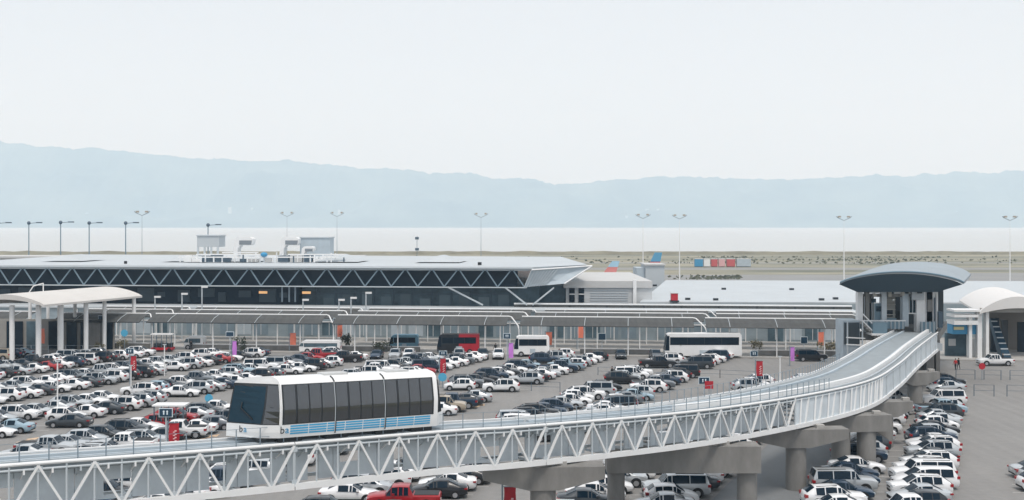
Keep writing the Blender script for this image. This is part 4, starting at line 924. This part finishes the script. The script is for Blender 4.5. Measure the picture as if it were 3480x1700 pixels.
# ------------------------------------------------------------------ vaulted roofs at left and right edges
def vault(name, x0, x1, y0, y1, zl, zc, zr_, m, label, cols, skew=0, cat='canopy', thick=.5, n=16):
    t = thing(name, ((x0 + x1) / 2, (y0 + y1) / 2, 0), label, cat)
    top, bot = [], []
    for j in range(6):
        yy = y0 + (y1 - y0) * j / 5; r1, r2 = [], []
        for i in range(n + 1):
            q = i / n; z = zl * (1 - q) ** 2 + 2 * zc * q * (1 - q) + zr_ * q * q + skew * (j / 5) * (1 - q * .6)
            r1.append((x0 + (x1 - x0) * q, yy, z)); r2.append((x0 + (x1 - x0) * q, yy, z - thick))
        top.append(r1); bot.append(r2)
    mb = MB(); mb.grid(top); mb.grid(bot); mb.grid([top[0], bot[0]]); mb.grid([top[-1], bot[-1]]); mb.grid([[r[0] for r in top], [r[0] for r in bot]]); mb.grid([[r[-1] for r in top], [r[-1] for r in bot]])
    mb.build('roof', m, t, smooth=True)
    for (cx, cy, r, zt) in cols: MB().tube((cx, cy, 0), (cx, cy, zt), r, 12).build('column', WHITE, t, smooth=True)
    return t
Yv = 206
vx = lambda px, Y=Yv: (px - 512) * Y / F
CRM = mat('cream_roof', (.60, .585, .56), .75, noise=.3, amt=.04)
def vault2(name, A, B, wv, ze, crest, crest_low, m, label, ml):
    # A, B: near and far end of one eave; wv: vector across to the other eave
    t = thing(name, (A[0] + wv[0] / 2, A[1] + wv[1] / 2, 0), label, 'canopy'); top, bot = [], []
    for j in range(9):
        q = j / 8; ex, ey = A[0] + (B[0] - A[0]) * q, A[1] + (B[1] - A[1]) * q; r1, r2 = [], []
        for i in range(21):
            u = i / 20; a = math.sin(math.pi * u) ** .8
            r1.append((ex + wv[0] * u, ey + wv[1] * u, ze + crest * a)); r2.append((ex + wv[0] * u, ey + wv[1] * u, ze - .35 + crest_low * a))
        top.append(r1); bot.append(r2)
    mb = MB(); mb.grid(top); mb.grid([top[0], bot[0]]); mb.grid([top[-1], bot[-1]]); mb.grid([[r[0] for r in top], [r[0] for r in bot]]); mb.grid([[r[-1] for r in top], [r[-1] for r in bot]])
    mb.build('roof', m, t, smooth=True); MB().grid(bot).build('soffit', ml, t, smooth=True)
    return t
LA, LB = (-76.9, 196), (-68.5, 221)
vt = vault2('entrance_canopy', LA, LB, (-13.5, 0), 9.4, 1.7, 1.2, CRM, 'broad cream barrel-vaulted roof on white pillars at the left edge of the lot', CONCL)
for px, yy, rr in [(12, 198, .42), (38.5, 199, .45), (60.5, 203, .5), (86, 208, .4), (104.5, 213, .35), (134, 219.5, .35), (30, 215, .3), (75, 216, .3), (-6, 205, .35), (48, 219, .3)]:
    MB().tube((vx(px, yy), yy, 0), (vx(px, yy), yy, 9.15), rr, 12).build('column', WHITE, vt, smooth=True)
def vz_(px): return 10.6
MB().path([(vx(26), Yv + 1, 10.6), (vx(31), Yv + 1, 11.9), (vx(41), Yv + 1, 12.4), (vx(41), Yv + 1, 10.4)], .09, 6).build('roof_hoop', WHITE, vt)
for a, b, m in [(6, 22, NAVY), (48, 58, NAVY), (66, 76, NAVY), (80, 86, NAVY), (88, 100, CONC), (104, 112, NAVY), (26, 36, GGREY)]:
    MB().box(vx(a, Yv + 8), vx(b, Yv + 8), Yv + 8.2, Yv + 8.5, .14, 5.2).build('doorway', m, vt)
MB().box(vx(-20, Yv + 9), vx(115, Yv + 9), Yv + 8.6, Yv + 8.9, 0, 5.6).build('rear_wall', mat('tan_wall', (.30, .29, .27), .8, noise=.5, amt=.12), vt)
Yr = 200
rx = lambda px, Y=Yr: (px - 512) * Y / F
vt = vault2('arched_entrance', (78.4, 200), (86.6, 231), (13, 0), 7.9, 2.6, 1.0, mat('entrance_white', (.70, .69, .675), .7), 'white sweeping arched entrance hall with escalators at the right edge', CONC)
for a, b, p0 in [(971, 974, 318), (979.5, 984, 311), (988, 991, 309)]:
    MB().box(rx(a), rx(b), Yr + .8, Yr + 2, 0, zat(p0, Yr)).build('column', WHITE, vt)
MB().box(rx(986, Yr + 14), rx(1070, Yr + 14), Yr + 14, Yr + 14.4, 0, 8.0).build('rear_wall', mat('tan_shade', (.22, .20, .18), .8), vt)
MB().box(rx(984), rx(1070), Yr + 1.2, Yr + 1.8, zat(313, Yr), zat(308.5, Yr)).build('lintel', CONCL, vt)
for a, b, p0, m in [(991, 999, 318, NAVY), (1002, 1008, 320, DARK), (1018, 1030, 322, NAVY)]:
    MB().box(rx(a, Yr + 10), rx(b, Yr + 10), Yr + 10, Yr + 10.4, 0, zat(p0, Yr + 10)).build('doorway', m, vt)
# escalator
ES = mat('escalator_blue', (.012, .045, .08), .3)
for px in (1009,):
    MB().hexa([(rx(px - 3.5), Yr + 1, .1), (rx(px + 5), Yr + 1, .1), (rx(px + 5), Yr + 3, .1), (rx(px - 3.5), Yr + 3, .1), (rx(px + .5), Yr + 8, 6.2), (rx(px + 7), Yr + 8, 6.2), (rx(px + 7), Yr + 9, 6.2), (rx(px + .5), Yr + 9, 6.2)]).build('escalator', ES, vt)
    for k in range(7): q = (k + .5) / 7; MB().box(rx(px - 3.2 + 3.6 * q), rx(px + 4.7 + 1.6 * q), Yr + .85 + 7 * q, Yr + .98 + 7 * q, .1 + 6 * q, .3 + 6 * q).build('escalator_tread', STEEL, vt)
for k, (p0, p1) in enumerate([(310, 312), (315, 317.5), (321, 325)]): MB().box(rx(955), rx(981 - k), Yr + .3 + k * .01, Yr + 4, zat(p1, Yr), zat(p0, Yr)).build('floor_band', WHITE, vt)
MB().box(rx(956), rx(980), Yr + 1.5, Yr + 4, zat(335, Yr), zat(325.2, Yr)).build('blue_fascia', BLUE, vt); MB().box(rx(957), rx(967), Yr + 1.3, Yr + 1.48, zat(330.5, Yr), zat(327.5, Yr)).build('fascia_sign', mat('sign_yellow', (.7, .62, .35), .6), vt)
MB().box(rx(954), rx(980), Yr + 4, Yr + 4.4, 0, zat(335.2, Yr)).build('shop_front', GGREY, vt); MB().box(rx(957), rx(964), Yr + 3.7, Yr + 3.95, zat(348, Yr), zat(341, Yr)).build('poster', ROOFW, vt)
# ------------------------------------------------------------------ masts and lamps
for i, (px, top, Y, lb) in enumerate([(142, 211, 420, 'tall pale two-headed floodlight mast, leftmost, among the dark lamp posts'), (287, 212, 620, 'tall pale floodlight mast rising left of centre above the duct elbows'), (337, 212, 620, 'tall pale floodlight mast right of the larger plant box'), (481, 213, 560, 'tall pale floodlight mast behind the middle of the flat roof'), (643, 214, 470, 'tall white floodlight mast just left of the grey box building'), (679.5, 214.5, 470, 'tall white floodlight mast just right of the grey box building'), (844, 216, 430, 'tall white floodlight mast left of the station roof'), (1010, 216, 420, 'tall white floodlight mast nearest the right edge')]):
    p = at(px, Y, 0); zt = zat(top + 4.5, Y); s = Y / F
    t = thing('floodlight_mast', p, lb, 'light mast', 'tall apron floodlight masts')
    MB().tube(p, (p.x, p.y, zt), .28 if i > 3 else .18, 8, r2=.04).build('mast', WHITE if i > 3 else POLE, t)
    for sg in (-1, 1):
        MB().path([(p.x, p.y, zt), (p.x + sg * 2.2 * s / .35, p.y, zt + 1.0 * s / .35), (p.x + sg * 3.4 * s / .35 * .5 + sg * 1, p.y, zt + 4.2 * s)], .12, 6).build('arm', POLE, t)
        MB().box(p.x + sg * 4.6 * s - .5, p.x + sg * 4.6 * s + .5, p.y - .4, p.y + .4, zt + 3.0 * s, zt + 4.6 * s).build('lamp_head', mat('lamp_beige', (.40, .36, .30), .6), t)
LPOLE = mat('lamp_post_blue', (.18, .26, .32), .5)
for i, (sxx, topy, boty) in enumerate([(-6, 223, 252), (98, 223, 252), (206, 222.4, 252), (303, 223, 250), (427, 223, 253), (707, 225, 238)]):
    px = sxx / 3.398; Y = 345; p = at(px, Y, 0); z1 = zat(topy, Y)
    t = thing('roadside_lamp', (p.x, p.y, 0), f'dark slim lamp post against the bay, {["cut by the left edge", "first from the left", "second from the left", "third from the left", "fourth from the left", "above the plant boxes"][i]}', 'lamp post', 'dark lamp posts beyond the terminal')
    MB().tube((p.x, Y, 0), (p.x, Y, z1), .2, 8, r2=.15).build('post', LPOLE, t)
    MB().beam((p.x, Y, z1 - .1), (p.x + 2.6, Y, z1 + .1), .14, .14).build('arm', DPOLE, t); MB().box(p.x + 2.2, p.x + 3.8, Y - .3, Y + .3, z1 - .05, z1 + .28).build('lamp_head', DPOLE, t); MB().ball((p.x, Y, z1), .55, .55, .55, 8, 5).build('photocell', DPOLE, t)
p = at(417, 600, 0); t = thing('antenna_mast', p, 'thin dark instrument mast standing out against the bay near centre', 'mast')
MB().tube(p, (p.x, p.y, zat(236, 600)), .12, 6).build('pole', DPOLE, t)
for py in (237, 248): MB().box(p.x - .9, p.x + .9, 599, 601, zat(py + 2.5, 600), zat(py, 600)).build('instrument', DPOLE, t)
# slim cctv / lamp poles rising by the canopies
for i, (px, yt, yb, v) in enumerate([(182, 294, 308, -14), (202, 287, 310, -14), (155, 297, 306, -14), (303, 300, 311, -14), (366, 293, 312, -14), (351, 298, 314, -14), (339, 300, 312, -14), (57, 345, 380, -50)][:7]):
    u = u_of(px, v); b = tp(u, v, .14); z1 = zat(yt, b.y)
    t = thing('street_lamp', b, f'short grey lamp pole among the canopies, {["left of the tallest pair", "tallest of the left group", "leftmost, near the cream roof", "alone in the gap left of centre", "tallest of the middle group", "middle of the central three", "leftmost of the central three"][i]}', 'street lamp', 'short lamp poles between the canopies')
    MB().tube(b, (b.x, b.y, z1), .13, 6).build('pole', STEEL, t); MB().box(b.x - .1, b.x + 1.1, b.y - .2, b.y + .2, z1 - .15, z1 + .2).build('lamp_head', WHITE, t)
# lot light poles
for i, (px, yt, yb, lb) in enumerate([(57.5, 362, 420, 'thin white pole standing in the left part of the lot'), (131, 366, 388, 'thin pole beside the upper left red banner'), (164.5, 345, 376, 'thin white pole left of the blue sign with the magenta banner'), (780, 357, 392, 'grey lamp pole by the far guideway railing')]):
    b = gp(px, yb); z1 = zat(yt, b.y); t = thing('lot_pole', b, lb, 'pole', 'thin poles in the lot'); MB().tube(b, (b.x, b.y, z1), .08, 6).build('pole', WHITE, t); MB().box(b.x - .25, b.x + .25, b.y - .1, b.y + .1, z1, z1 + .12).build('cap', STEEL, t)
# ------------------------------------------------------------------ banners and signs
def banner(px, y0, y1, hw, base_py, m, label, letters=False, group='hanging banners'):
    b = gp(px, base_py); Y = b.y; z1, z0 = zat(y0, Y), zat(y1, Y); hw = hw * Y / F
    t = thing('banner', b, label, 'banner', group)
    MB().tube((b.x - hw - .12, Y, 0), (b.x - hw - .12, Y, z1 + .2), .07, 6).build('pole', POLE, t)
    MB().box(b.x - hw - .1, b.x + hw, Y - .03, Y + .03, z1, z1 + .06).build('bracket', POLE, t)
    rows = []
    for i in range(7):
        q = i / 6; z = z1 - (z1 - z0) * q; rows.append([(b.x + (j / 4 * 2 - 1) * hw * (1 - .06 * math.sin(q * 9)), Y + .05 * math.sin(j + q * 6), z) for j in range(5)])
    mb = MB(); mb.grid(rows); mb.grid([[(x, y + .03, z) for x, y, z in r] for r in rows]); mb.build('banner_cloth', m, t, smooth=True)
    if letters:
        mb = MB(); n = 4
        for k in range(n):
            zc = z0 + (z1 - z0) * (.1 + .6 * (k + .5) / n); hh = (z1 - z0) * .052; xw = hw * .34
            mb.box(b.x - xw + .1, b.x + xw * .2 + .1, Y - .12, Y - .09, zc - hh, zc - hh * .2); mb.box(b.x - xw * .1 + .1, b.x + xw + .1, Y - .12, Y - .09, zc - hh * .1, zc + hh)
        mb.build('banner_lettering', PINK, t)
for px, y0, y1, hw, bp, lb in [(41.5, 328.5, 343.5, 3.2, 352, 'orange banner between the pillars of the cream roof, leftmost'), (103, 321.5, 334, 3.4, 350, 'orange banner under the canopy beside the cream roof'), (293, 333, 345, 3, 352, 'orange banner behind the train, above the white vans'), (339.5, 325, 337, 2.9, 350, 'orange banner under the gap right of the second front canopy'), (549, 332, 345, 3, 352, 'orange banner touching the right end of the white minibus'), (580.5, 326, 338, 2.9, 350, 'orange banner between the minibus and the coach'), (821, 332, 345, 2.9, 353, 'orange banner left of the station stairs')]:
    banner(px, y0, y1, hw, bp, ORANGE, lb, group='orange banners')
for px, y0, y1, hw, bp, lb in [(234.5, 341, 355, 2.1, 364, 'magenta banner above the cab of the train'), (511, 343, 358, 2.3, 363, 'magenta banner in front of the white minibus'), (792.5, 347, 361, 2, 366, 'magenta banner next to the black SUV by the barrier')]:
    banner(px, y0, y1, hw, bp, MAGENTA, lb, group='magenta banners')
for px, y0, y1, hw, bp, lb in [(133.5, 356, 370.5, 2.8, 384, 'small red banner with pale lettering among cars on the left'), (174, 423, 445, 5.2, 462, 'large red banner with pale lettering left of the train'), (443, 358.5, 373.5, 2.8, 385, 'red banner with pale lettering just right of the train top'), (759.5, 361, 376, 3.2, 390, 'red banner with pale lettering in front of dark cars at right'), (510, 487, 520, 6, 545, 'large red banner with pale lettering at the bottom edge by the pier')]:
    banner(px, y0, y1, hw, bp, RED, lb, True, 'red banners')
p = gp(983, 372); t = thing('stop_sign', gp(982, 380), 'small round red sign on a post at the right near the white pickup', 'sign'); b = gp(982, 380)
MB().tube(b, (b.x, b.y, 1.6), .05, 6).build('post', POLE, t); MB().tube((b.x, b.y - .05, 2.0), (b.x, b.y + .0, 2.0), .5, 8).build('sign_plate', RED, t)
p = gp(709, 398); t = thing('warning_sign', p, 'small square red sign on a post behind the guideway railing', 'sign')
MB().tube(p, (p.x, p.y, 1.2), .05, 6).build('post', POLE, t); MB().box(p.x - .55, p.x + .55, p.y - .05, p.y, 1.2, 2.2).build('sign_plate', RED, t)
def sign(px, py, hw, hh, base, label, glyph=True):
    b = gp(px, base); Y = b.y; s = Y / F; zc = zat(py, Y); t = thing('lot_sign', b, label, 'sign', 'dark blue lot signs')
    MB().tube(b, (b.x, b.y, zc), .07, 6).build('post', STEEL, t); MB().box(b.x - hw * s, b.x + hw * s, Y - .16, Y - .09, zc - hh * s, zc + hh * s).build('sign_plate', SIGNB, t)
    MB().box(b.x - hw * s - .08, b.x + hw * s + .08, Y - .085, Y - .06, zc - hh * s - .08, zc + hh * s + .08).build('sign_frame', SIGNW, t)
    if glyph:
        for dx in (-.28, .28):
            MB().tube((b.x + dx * hw * s, Y - .2, zc + .35 * hh * s), (b.x + dx * hw * s, Y - .161, zc + .35 * hh * s), .17 * hh * s + .03, 8).box(b.x + dx * hw * s - .1 * hw * s, b.x + dx * hw * s + .1 * hw * s, Y - .2, Y - .161, zc - .5 * hh * s, zc + .12 * hh * s).build('pictogram', SIGNW, t)
for a in [(166, 412.5, 6.2, 3.8, 452, 'large blue sign with two white figures left of the train', True), (704, 380.5, 5, 3, 394, 'blue sign with white figures above the small red sign', True), (130, 351, 3.6, 2.5, 364, 'blue sign above the small red banner', True), (230, 334, 3.6, 2, 362, 'blue sign on the pole with the first magenta banner', False), (337, 320.5, 3.4, 2.1, 350, 'blue sign above the orange banner near the second front canopy', False), (507, 336, 3.2, 2.4, 360, 'blue sign left of the white minibus', True), (578, 320, 2.7, 2.2, 350, 'blue sign above the orange banner right of the minibus', False), (602, 336.5, 3.5, 3, 352, 'plain blue board below the canopies between minibus and coach', False), (818, 321, 3, 2.5, 353, 'blue sign above the rightmost orange banner', False), (804, 340, 3, 3, 354, 'plain blue board left of the rightmost orange banner', False), (754, 353.5, 3.4, 2.4, 359, 'blue sign right of the coach on the barrier', True), (102, 318, 3.2, 2.2, 350, 'blue sign above the orange banner beside the cream roof', False), (443, 353.2, 3.6, 2.0, 362, 'blue sign just above the red banner by the train', True)]: sign(*a)
for px, py, bs, rr, lb in [(209, 398, 410, .62, 'round-topped light blue sign board left of the train windscreen'), (442.5, 377, 388, .75, 'round light blue sign below the red banner by the train'), (124.5, 333, 352, .8, 'round light blue disc on the frontage wall at left')]:
    b = gp(px, bs); Y = b.y; zc = zat(py, Y); t = thing('round_sign', b, lb, 'sign', 'light blue round signs'); MB().tube(b, (b.x, Y, zc), .05, 6).build('post', POLE, t); MB().tube((b.x, Y - .12, zc), (b.x, Y - .06, zc), rr * .8, 12).build('sign_plate', mat('disc_blue', (.08, .38, .58), .5), t)
# ------------------------------------------------------------------ buses and shuttles
def coach(px0, px1, py, hh, label, cat='bus', body=WHITE, split=None, name='coach', nose=-1, m2=None, win=NAVY, group='buses at the terminal kerb', wt=.42):
    a, b = gp(px0, py), gp(px1, py); Y = a.y; L = b.x - a.x; t = thing(name, ((a.x + b.x) / 2, Y + 1.2, 0), label, cat, group)
    x0, x1 = a.x, b.x; W = 2.5
    sl_ = .35
    prof = [(x0 + .1, .45), (x1 - .05, .45), (x1, .9), (x1 - .05, hh - .25), (x1 - .3, hh), (x0 + sl_ + .5, hh), (x0 + sl_ + .1, hh - .2), (x0, 1.3), (x0, .8)]
    MB().prism(prof, Y, Y + W).build('body', body, t, smooth=False)
    if m2:
        xm = x0 + L * split; MB().box(xm, x1 + .02, Y - .02, Y + W + .02, .44, hh + .02).build('rear_body', m2, t)
    z0, z1 = hh * .55, hh * .55 + hh * wt * .70
    n = max(3, int(L / 2.6))
    for yy in (Y - .02, Y + W + .001): MB().box(x0 + .85, x1 - .5, yy, yy + .018, z0 - .04, z1 + .04).build('window_band', DARK, t)
    for i in range(n):
        xa = x0 + .9 + i * (L - 1.4) / n; xb = xa + (L - 1.4) / n - .06
        for yy in (Y - .035, Y + W + .005): MB().box(xa, xb, yy, yy + .03, z0, z1).build('window', win, t)
    MB().add([(x0 - .02, Y + .15, 1.35), (x0 - .02, Y + W - .15, 1.35), (x0 + sl_ + .04, Y + W - .15, hh - .3), (x0 + sl_ + .04, Y + .15, hh - .3)], [(0, 1, 2, 3)]).build('windscreen', win, t)
    MB().prism([(x0 + .02, 1.35), (x0 + .75, 1.35), (x0 + .75, hh - .4), (x0 + sl_ - .02, hh - .4)], Y - .035, Y - .005).build('cab_window', win, t)
    for wx in (x0 + L * .2, x1 - L * .22):
        for yy, s in ((Y - .03, .3), (Y + W - .27, .3)): MB().tube((wx, yy, .48), (wx, yy + s, .48), .48, 14).tube((wx, yy - .02, .48), (wx, yy + .02, .48), .26, 10, 1).build('wheel', [TYRE, RIM], t)
    MB().box(x0 + L * .45, x0 + L * .6, Y - .03, Y - .005, .7, 1.4).build('hatch', PANEL, t)
    for yy in (Y + .2, Y + W - .5): MB().box(x0 - .03, x0 + .04, yy, yy + .3, .75, .95).build('headlight', HEAD, t); MB().box(x1 - .04, x1 + .03, yy, yy + .3, .9, 1.3).build('taillight', TAIL, t)
    return t
coach(665, 742, 358.5, 4.2, 'long white coach with a dark window band parked at the kerb')
coach(514, 549.5, 357, 3.55, 'white minibus with dark side windows at the kerb near centre', name='minibus', cat='minibus')
coach(437, 479, 354.5, 3.5, 'bus with dark front half and red rear half behind the train end', name='shuttle_bus', body=PAINTS['black'], split=.52, m2=mat('bus_red', (.42, .015, .03), .4))
coach(389, 418, 351.5, 2.9, 'muted blue bus partly hidden behind parked cars, left of the red bus', name='shuttle_bus', body=mat('bus_grey_blue', (.14, .30, .40), .5))
coach(299, 340, 354, 2.3, 'low white van bus directly above the train roof', name='shuttle_van', cat='van', wt=.36, win=GGREY)
coach(184, 203, 350, 2.4, 'small white shelter-like cart bus by the wall, left of the train', name='shuttle_van', cat='van', win=GGREY)
# open luggage trams
def tram(px0, px1, py, top, label, red=RED):
    a, b = gp(px0, py), gp(px1, py); Y = a.y; zt = zat(top, Y); t = thing('open_tram', ((a.x + b.x) / 2, Y, 0), label, 'tram', 'open shuttle trams')
    MB().box(a.x, b.x, Y, Y + 1.9, .35, .75).build('chassis', red, t); MB().box(a.x - .1, b.x + .1, Y - .1, Y + 2, zt - .15, zt).build('canopy_roof', WHITE, t)
    n = 4
    for i in range(n + 1):
        x = a.x + .1 + (b.x - a.x - .2) * i / n; MB().box(x - .05, x + .05, Y + .02, Y + .12, .75, zt - .15).build('post', DPOLE, t)
        if i < n: MB().box(x + .25, x + .75, Y + .2, Y + 1.7, .76, 1.5).build('seat', DARK, t)
    for x in (a.x + .5, b.x - .5): MB().tube((x, Y - .02, .35), (x, Y + .2, .35), .35, 12).build('wheel', TYRE, t)
tram(151, 172, 352, 334, 'open tram with dark seats and red base behind the upper left cars')
tram(153, 184, 429, 405, 'open white-roofed tram with red base behind the large red banner')
# ------------------------------------------------------------------ fences
def fence(pts, hgt, label, m=DPOLE, step=3.0, mesh_=False):
    P = [gp(*p) for p in pts]; t = thing('wire_fence', P[0], label, 'fence', 'thin wire fences in the lot')
    for a, b in zip(P, P[1:]):
        n = max(1, int((b - a).length / step))
        for i in range(n + 1): q = a.lerp(b, i / n); MB().box(q.x - .04, q.x + .04, q.y - .04, q.y + .04, 0, hgt).build('post', m, t)
        for z in (hgt, hgt * .5): MB().beam(a + V((0, 0, z)), b + V((0, 0, z)), .035, .035).build('rail', m, t)
fence([(598, 375), (640, 376), (720, 378), (760, 380)], 1.2, 'wire fence crossing the lot right of the white sedan')
fence([(503, 390), (560, 392)], 1.3, 'wire fence before the black SUV near centre')
fence([(956, 379), (975, 379.5)], 1.4, 'short fence frame left of the small round red sign'); fence([(984, 379.5), (1001, 380)], 1.4, 'short fence frame right of the small round red sign'); fence([(1010, 380), (1040, 381)], 1.4, 'upper fence frame cut by the right edge')
fence([(974, 396), (994, 396.5)], 1.5, 'lower fence frame at the right beyond the last parked cars'); fence([(1007, 396.5), (1040, 397)], 1.5, 'lower fence frame cut by the right edge')
fence([(14, 352.5), (100, 353)], 1.3, 'pale wire fence before the pillars at the left', STEEL)
# ------------------------------------------------------------------ shrubs and people
LEAF = mat('leaves', (.06, .07, .045), .9, noise=1.5, amt=.4); LEAFT = mat('dry_leaves', (.20, .18, .11), .9, noise=1.5, amt=.4); BARK = mat('bark', (.12, .09, .07), .9)
def shrub(x, y, z, w_, h_, label, m, seed, group, name='shrub', trunk=True):
    r = random.Random(seed); t = thing(name, (x, y, z), label, 'shrub', group); mb = MB()
    cl_ = [(r.gauss(0, .28) * w_, r.gauss(0, .28) * w_, h_ * (.35 + .55 * r.random())) for _ in range(7)]
    for i in range(260):
        c = r.choice(cl_); p = V((c[0] + r.gauss(0, .16) * w_, c[1] + r.gauss(0, .16) * w_, max(.05, c[2] + r.gauss(0, .13) * h_))); s = .13 * (w_ + h_) / 3 * r.uniform(.6, 1.3)
        a = V((r.uniform(-1, 1), r.uniform(-1, 1), r.uniform(-.6, .6))).normalized() * s; b = V((r.uniform(-1, 1), r.uniform(-1, 1), r.uniform(-.6, .6))).normalized() * s
        mb.add([p - a, p + b, p + a, p - b], [(0, 1, 2, 3)])
    mb.build('crown', m, t, world=False, recalc=False)
    if trunk: MB().tube((0, 0, 0), (0, 0, h_ * .5), .09, 6, r2=.04).build('trunk', BARK, t, world=False)
for i, (px, py, w_, h_, lb, m) in enumerate([(346, 350.5, 1.8, 2.6, 'dark bushy shrub beside the orange banner left of centre', LEAF), (472, 353.5, 2.4, 2.9, 'round dark shrub at the right end of the red bus', LEAF), (682, 357.8, 2.2, 3.1, 'dark small tree in front of the left part of the coach', LEAF), (123, 351, 1.6, 1.9, 'sparse dry shrub on the barrier near the round blue disc', LEAFT), (382, 353, 1.8, 2.2, 'spiky dark shrub left of the light blue bus', LEAF), (756, 354, 1.4, 2.4, 'thin dry shrub above the blue sign right of the coach', LEAFT), (829, 353.5, 3.4, 1.8, 'brown spreading shrub left of the station stairs', LEAFT), (240, 354, 1.5, 2.7, 'dark upright shrub right of the first magenta banner', LEAF), (98, 351.5, 1.6, 1.5, 'pale dry shrub before the left wall', LEAFT)]):
    p = gp(px, py); shrub(p.x, p.y, .1, w_, h_, lb, m, i + 50, 'shrubs by the terminal')
mb = MB(); r = random.Random(4)
for i in range(900):
    px = r.choice([r.gauss(712, 20), r.gauss(730, 14), r.uniform(480, 1100), r.uniform(350, 1100), r.gauss(870, 40)]); Y = r.choice([500, 505, 700, 760, 820]) + r.uniform(-12, 12)
    if Y < 560 and not 650 < px < 740: Y += 250
    x = (px - 512) * Y / F; s = r.uniform(.3, 1.0); z = r.uniform(.1, .9)
    a = V((r.uniform(-1, 1), r.uniform(-1, 1), r.uniform(-.3, .3))).normalized() * s * 1.5; b = V((r.uniform(-.4, .4), r.uniform(-.4, .4), 1)).normalized() * s * .7; p = V((x, Y, z)); mb.add([p - a, p - b, p + a, p + b], [(0, 1, 2, 3)])
tag(mb.build('scrub', mat('scrub_leaves', (.12, .125, .085), .95), recalc=False), kind='stuff')
mb = MB(); a = []
for i in range(240):
    X = -700 + i * 7; a.append([(X, 905, 0), (X, 912, 2.2 + 1.2 * MN.noise(V((X * .05, 0, 0)))), (X, 922, 2.0 + MN.noise(V((X * .07, 3, 0)))), (X, 929, -1.2)])
mb.grid(a); tag(mb.build('levee', mat('levee_grass', (.20, .185, .13), .95, noise=.05, amt=.3, world=True), recalc=False), kind='structure')
def person(x, y, z, rz, top, legs, label, step=.12, arm=.1):
    me = bpy.data.meshes.new('person'); J = {'pel': (0, 0, .95), 'sp': (0, 0, 1.2), 'ch': (0, 0, 1.4), 'nk': (0, 0, 1.52), 'hd': (0, .02, 1.66), 'ht': (0, .01, 1.74)}
    Vt = [J['pel'], J['sp'], J['ch'], J['nk'], J['hd'], J['ht']]; Rr = [.15, .14, .16, .06, .10, .07]; Ed = [(0, 1), (1, 2), (2, 3), (3, 4), (4, 5)]
    for s in (-1, 1):
        i = len(Vt); Vt += [(s * .09, 0, .88), (s * .1, s * step + .03, .5), (s * .1, s * step * 1.6 - .03, .09), (s * .1, s * step * 1.6 + .12, .04)]; Rr += [.09, .06, .045, .04]; Ed += [(0, i), (i, i + 1), (i + 1, i + 2), (i + 2, i + 3)]
        i = len(Vt); Vt += [(s * .19, 0, 1.42), (s * (.24 + arm * .2), -s * step * .6, 1.14), (s * (.25 + arm), .08, .90), (s * (.25 + arm), .12, .82)]; Rr += [.06, .045, .035, .03]; Ed += [(2, i), (i, i + 1), (i + 1, i + 2), (i + 2, i + 3)]
    me.from_pydata(Vt, Ed, []); o = bpy.data.objects.new('person', me); COL.objects.link(o); md = o.modifiers.new('s', 'SKIN')
    for v, rr in zip(me.skin_vertices[0].data, Rr): v.radius = (rr, rr)
    me.skin_vertices[0].data[0].use_root = True; o.modifiers.new('d', 'SUBSURF').levels = 1
    dg = bpy.context.evaluated_depsgraph_get(); m2 = bpy.data.meshes.new_from_object(o.evaluated_get(dg)); m2.name = 'person'; bpy.data.objects.remove(o)
    m2.materials.clear(); [m2.materials.append(m) for m in (top, legs, SKIN)]
    for p_ in m2.polygons: zc = p_.center.z; p_.material_index = 1 if zc < .95 else 2 if zc > 1.5 or (abs(p_.center.x) > .22 and zc < .93) else 0; p_.use_smooth = True
    o = bpy.data.objects.new('person', m2); COL.objects.link(o); o.location = (x, y, z); o.rotation_euler = (0, 0, rz); tag(o, label, 'person', 'people around the lot')
    h_ = MB(); h_.ball((0, -.02, 1.72), .105, .115, .10, 8, 5); h_.build('hair', DARK, o, smooth=True, world=False)
CB, CR, CG, CN = mat('cloth_black', (.015, .017, .02), .9), mat('cloth_red', (.5, .03, .03), .9), mat('cloth_grey', (.3, .32, .34), .9), mat('cloth_navy', (.02, .05, .1), .9)
for px, py, rz, a, b, lb in [(550.5, 350, .3, CB, CB, 'person in black standing by the kerb right of the minibus') if False else (495.5, 353.5, .3, CB, CB, 'person in black standing left of the white minibus'), (612, 378.5, 1, CB, CN, 'person in black walking behind the dark SUV, left of two'), (621.5, 378, -.6, CB, CB, 'person in black behind the dark SUV, right of two'), (704 - 10, 375, .5, CN, CG, 'person in navy beside the parked silver sedans at right'), (955.5, 370, 0, CR, CB, 'person in a red top on the pavement left of the white pickup'), (958.5, 369.5, 2, CB, CB, 'person in black next to the one in red'), (334, 352, .4, CB, CN, 'person in black on the pavement above the train, right of two'), (330, 352.5, 2.4, CN, CB, 'person in navy on the pavement above the train, left of two'), (1003, 364, 1, CB, CN, 'person in dark clothes at the foot of the escalator'), (191, 350.5, 0, CB, CB, 'person in black by the wall beyond the left lot')]:
    p = gp(px, py); person(p.x, p.y, .01, rz, a, b, lb)
